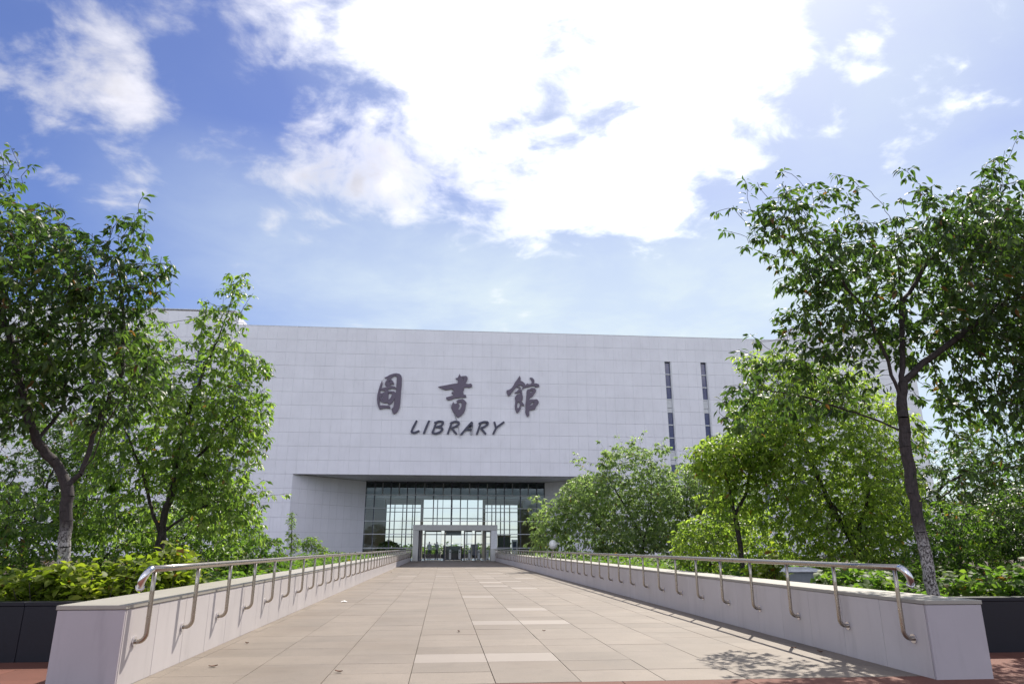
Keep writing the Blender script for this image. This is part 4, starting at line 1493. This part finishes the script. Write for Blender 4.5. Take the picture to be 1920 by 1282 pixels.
# right hand group
tree('young_tree', (7.18, 17, T0), [[(7.18, 17, T0), (7.16, 17, 1.1), (7.1, 17, 1.95), (6.95, 17, 2.9), (6.85, 17, 3.6)], [(7.1, 17, 1.95), (7.4, 17, 2.4), (7.65, 17, 3.2)]],
     [(6.85, 17, 3.3, .75, .8, .7), (7.6, 17, 3.4, .8, .8, .8), (7.1, 17, 2.3, .7, .6, .5), (8.3, 17, 4.2, .5, .5, .5)],
     'slim young tree with two thin stems right of the wide pale trees', n_attr=1300, rbase=.06, leaf=.14, mat='leaf_bright', seed=41, single=150, per_tip=9, per_node=2.0, shoots=30)
tree('low_shrub', (6.6, 17.6, T0), [[(6.6, 17.6, T0), (6.6, 17.6, .9)]], [(6.5, 17.6, 1.2, .85, .8, .85), (7.9, 17.8, 1.3, .9, .8, .95)],
     'bright yellow green shrub at the foot of the slim young tree', 'shrub', n_attr=1000, rbase=.04, leaf=.12, mat='leaf_bright', seed=42, per_tip=9, per_node=2.4)
tree('spreading_tree', (9.7, 16, T0), [[(9.7, 16, T0), (9.5, 16, 1.2), (9.0, 16, 2.2), (8.6, 16, 3.4), (8.2, 16, 4.6)], [(9.5, 16, 1.2), (9.2, 15.8, 1.9), (8.4, 15.6, 2.6)], [(9.5, 16, 1.2), (10.0, 16, 2.4), (10.1, 16, 3.6)]],
     [(9.0, 16, 3.0, 1.6, 1.5, 1.6), (8.3, 16, 4.6, 1.0, 1.1, .85), (7.2, 16, 4.2, .55, .6, .5, 1.5), (7.4, 16, 5.4, .4, .5, .35, 1.5), (10.2, 16, 2.4, 1.0, 1.2, 1.3), (9.2, 16, 1.4, 1.5, 1.2, .85), (8.0, 16.2, 2.2, .8, 1.0, .9), (7.9, 15.8, 3.4, .7, .8, .7), (7.0, 16, 3.6, .4, .5, .4), (9.4, 16, 4.9, 1.2, 1., .8), (10.7, 16, 3.9, .9, 1., 1.0), (8.2, 16, 5.5, .7, .8, .45)],
     'bright green spreading tree behind the leaning trunk', n_attr=3400, rbase=.10, leaf=.125, mat='leaf_bright', seed=43, single=300, per_tip=9, per_node=2.2, shoots=60, small=True)
tree('wide_tree', (10.14, 37.0, T0), [[(10.14, 37.0, 0.4), (10.41, 37.0, 1.47), (10.89, 37.0, 2.98), (10.96, 37.0, 4.21)], [(10.14, 37.0, 0.41), (9.04, 37.0, 1.47), (7.67, 37.0, 2.57)], [(10.41, 37.0, 1.47), (9.59, 37.0, 3.12), (8.77, 37.0, 4.49)]],
     [(8.22, 37.0, 3.53, 2.47, 2.19, 1.58), (9.73, 37.0, 5.45, 1.64, 1.51, 1.1), (6.17, 37.0, 2.57, 1.51, 1.64, 1.1), (10.96, 37.0, 3.94, 1.51, 1.92, 1.64), (7.95, 37.0, 1.61, 2.74, 2.06, 1.23), (11.65, 37.0, 6.27, 0.62, 0.55, 0.41, 1.5), (10.07, 37.0, 6.61, 0.3, 0.27, 0.34, 3), (7.06, 37.0, 5.79, 0.41, 0.41, 0.34, 2), (5.21, 37.0, 1.61, 0.82, 1.1, 0.75), (10.55, 37.0, 1.89, 1.23, 1.37, 1.1), (5.0, 36.6, 2.4, .95, .9, .8, 2), (4.7, 36.6, 3.5, .55, .6, .35, 2), (5.6, 36.8, 1.5, .7, .8, .6, 2)],
     'wide pale green tree spreading in front of the right side of the glass', n_attr=3900, rbase=.12, leaf=.20, mat='leaf_far', seed=51, small=True, step=.27, kill=.4, per_tip=9, per_node=1.9, clump=.7, freq=1.6, shoots=90)
tree('wide_tree', (13.43, 37.82, T0), [[(13.43, 37.82, 0.41), (13.36, 37.82, 1.75), (13.09, 37.82, 3.12), (13.29, 37.82, 4.49)], [(13.36, 37.82, 1.75), (14.11, 37.82, 3.39)]],
     [(13.29, 37.82, 3.8, 1.64, 1.78, 1.92), (14.53, 37.82, 2.57, 1.51, 1.78, 1.92), (12.33, 37.82, 1.75, 1.51, 1.64, 1.37), (15.9, 37.82, 3.12, 1.51, 1.64, 2.19), (15.35, 37.82, 5.31, 1.1, 1.1, 0.82)],
     'pale green tree with dark stems below the slit windows', n_attr=2700, rbase=.11, leaf=.20, mat='leaf_far', seed=52, small=True, step=.27, kill=.4, per_tip=9, per_node=1.9, clump=.7, freq=1.6, shoots=60)
tree('round_bush', (9.9, 13.2, T0), [[(9.9, 13.2, T0), (9.9, 13.2, 1.1)]], [(9.9, 13.2, 1.25, .95, .9, .85), (9.3, 13.2, .9, .6, .7, .5)],
     'bright round bush directly right of the leaning trunk', 'bush', n_attr=760, rbase=.05, leaf=.10, mat='leaf_hedge_green', seed=61, single=150, per_tip=9, per_node=2.4)
tree('round_bush', (11.5, 12.8, T0), [[(11.5, 12.8, T0), (11.5, 12.8, 1.3)]], [(11.4, 12.8, 1.45, 1.1, 1.1, 1.1)],
     'dark round bush at the right edge behind the big leaved shrubs', 'bush', n_attr=900, rbase=.05, leaf=.10, mat='leaf_shade', seed=62, single=150, per_tip=9, per_node=2.4)
tree('dense_tree', (13.4, 18, T0), [[(13.4, 18, T0), (13.4, 18, 1.6), (13.2, 18, 2.6)]], [(13.2, 18, 2.4, 1.8, 1.4, 1.7), (15.5, 18, 3.0, 1.7, 1.4, 2.1), (11.9, 18.5, 1.7, 1.1, 1.0, 1.1)],
     'dense dark tree closing the view at the right edge', n_attr=1500, rbase=.1, leaf=.14, mat='leaf_shade', seed=63, small=True, step=.2, kill=.32, per_tip=9, per_node=2.4)


# ------------------------------------------------------------------ big leaved shrubs in the planters
def shrub(base, blobs, n, leaf, mat, label, seed, single=0, group='big leaved shrubs in the planters'):
    rng = np.random.default_rng(seed)
    base = np.array(base, float)
    root = empty('leafy_shrub', tuple(base), label, 'shrub', group)
    tips = scatter(blobs, max(20, n // 9), rng) - base
    st = MB()
    for t in tips[::2]:
        f = Vector((t[0] * .75 + rng.normal(0, .05), t[1] * .75 + rng.normal(0, .05), -.02))
        e = Vector(t)
        st.tube([f, f.lerp(e, .5) + Vector((rng.normal(0, .02), rng.normal(0, .02), 0)), e], [.007, .005, .003], 4, False)
    tag(st.obj('stems', M['bark_plain'], root), kind='stuff')
    ids = rng.integers(0, len(tips), n)
    az = rng.uniform(0, 2 * np.pi, n)
    hor = np.stack([np.cos(az), np.sin(az), np.zeros(n)], 1)
    P = tips[ids] + rng.normal(0, .035, (n, 3)) - np.array([0, 0, 1]) * rng.uniform(0, .16, (n, 1))
    P[:, 2] = np.maximum(P[:, 2], .03)
    D = hor * rng.uniform(.6, 1.1, (n, 1))
    D[:, 2] += rng.uniform(-.55, .5, n)
    s = leaf * rng.uniform(.65, 1.2, n)
    add_leaves(root, base, P, D, s, M[mat], rng, OVATE_V, LEAF8_F, single, 'foliage', .45)
    return root


shrub((-6.6, 9.4, T0), [(-6.6, 9.45, .78, 1.1, .45, .38), (-7.8, 9.6, .76, .8, .5, .36), (-5.7, 9.4, .80, .5, .4, .36)], 4200, .115, 'leaf_hedge', 'yellow green leafy shrub at far left in front of the limed fork', 71, 260)
shrub((-4.35, 9.35, T0), [(-4.4, 9.35, .74, .65, .38, .31), (-4.9, 9.3, .74, .5, .36, .32)], 2400, .11, 'leaf_hedge', 'leafy shrub low round the foot of the forked trunk', 72, 220)
shrub((-3.85, 10.0, T0), [(-3.9, 9.7, .78, .33, .5, .34), (-3.78, 10.6, .86, .30, .55, .40), (-3.75, 11.3, .8, .24, .5, .3)], 2600, .12, 'leaf_hedge', 'bright yellow green shrub rising behind the left rail end', 73, 260)
shrub((5.9, 9.6, T0), [(5.75, 9.5, .66, .35, .5, .26), (6.05, 10.4, .72, .55, .5, .28), (6.6, 11.0, .7, .45, .6, .25)], 2600, .12, 'leaf_hedge_green', 'dark green leafy shrub behind the right rail end, left of the leaning trunk', 74, 260)
shrub((7.3, 9.1, T0), [(7.2, 9.1, .70, .75, .38, .30), (8.2, 9.2, .76, .8, .42, .36), (9.3, 9.3, .74, .8, .45, .34)], 4200, .12, 'leaf_hedge_green', 'broad green leafy shrub right of the leaning trunk', 75, 300)
shrub((5.75, 12.4, T0), [(5.75, 12.4, .92, .22, .3, .38), (5.85, 12.9, .75, .3, .4, .25)], 520, .12, 'leaf_hedge', 'small yellow leaved shrub just left of the leaning trunk', 76, 120)


# ------------------------------------------------------------------ low planting along the parapets, and greenery far off
def cover(name, boxes, n, leaf, mat, seed, updir=.3):
    rng = np.random.default_rng(seed)
    w = np.array([(b[1] - b[0]) * (b[3] - b[2]) for b in boxes])
    idx = rng.choice(len(boxes), n, p=w / w.sum())
    B = np.array(boxes)[idx]
    P = np.stack([rng.uniform(B[:, 0], B[:, 1]), rng.uniform(B[:, 2], B[:, 3]), np.zeros(n)], 1)
    f = .5 + .5 * np.sin(P[:, 0] * 1.9 + 1) * np.sin(P[:, 1] * 1.3 + .4) + .2 * np.sin(P[:, 1] * 3.7)
    P[:, 2] = B[:, 4] + (B[:, 5] - B[:, 4]) * np.clip(f, .15, 1.1) * rng.random(n) ** .6
    az = rng.uniform(0, 2 * np.pi, n)
    D = np.stack([np.cos(az), np.sin(az), rng.uniform(-.5, .6, n) + updir * .3], 1)
    X, Y, Z = leaf_frames(P, D, rng)
    s = leaf * rng.uniform(.7, 1.25, n)
    o = link(name, leaves_mesh(name, P, X, Y, Z, s, LEAF4_V, LEAF4_F, M[mat]))
    return tag(o, kind='stuff')


cover('ground_cover', [(-5.2, -3.45, 11.5, 34, .40, .95), (-9, -5.2, 10.5, 26, .4, .8)], 19000, .15, 'leaf_hedge_green', 81)
cover('ground_cover', [(-8, -3.45, 34, 57, .40, .85)], 4500, .2, 'leaf_hedge_green', 82)
cover('ground_cover', [(5.32, 7.5, 15.0, 34, .40, .95), (7.5, 13, 10.5, 24, .4, .9)], 16000, .15, 'leaf_hedge_green', 83)
cover('ground_cover', [(5.32, 10, 34, 57, .40, .9)], 5500, .2, 'leaf_far', 84)
cover('distant_foliage', [(-40, 60, 104, 112, -.1, 1.7)], 16000, .7, 'leaf_shade', 85)
cover('distant_foliage', [(46, 110, 60, 80, -.1, 7.)], 16000, .9, 'leaf_shade', 86)
# bush behind the left glass
tree('indoor_bush', (-5.0, 68.2, .012), [[(-5.0, 68.2, .012), (-5.0, 68.2, .7)]], [(-5.0, 68.2, 1.1, 1.1, .6, .75), (-4.0, 68.2, .8, .7, .5, .5)],
     'dark green bush standing behind the left part of the glass front', 'bush', n_attr=420, rbase=.05, leaf=.22, mat='leaf_shade', seed=91, small=True, per_tip=8, per_node=2.)
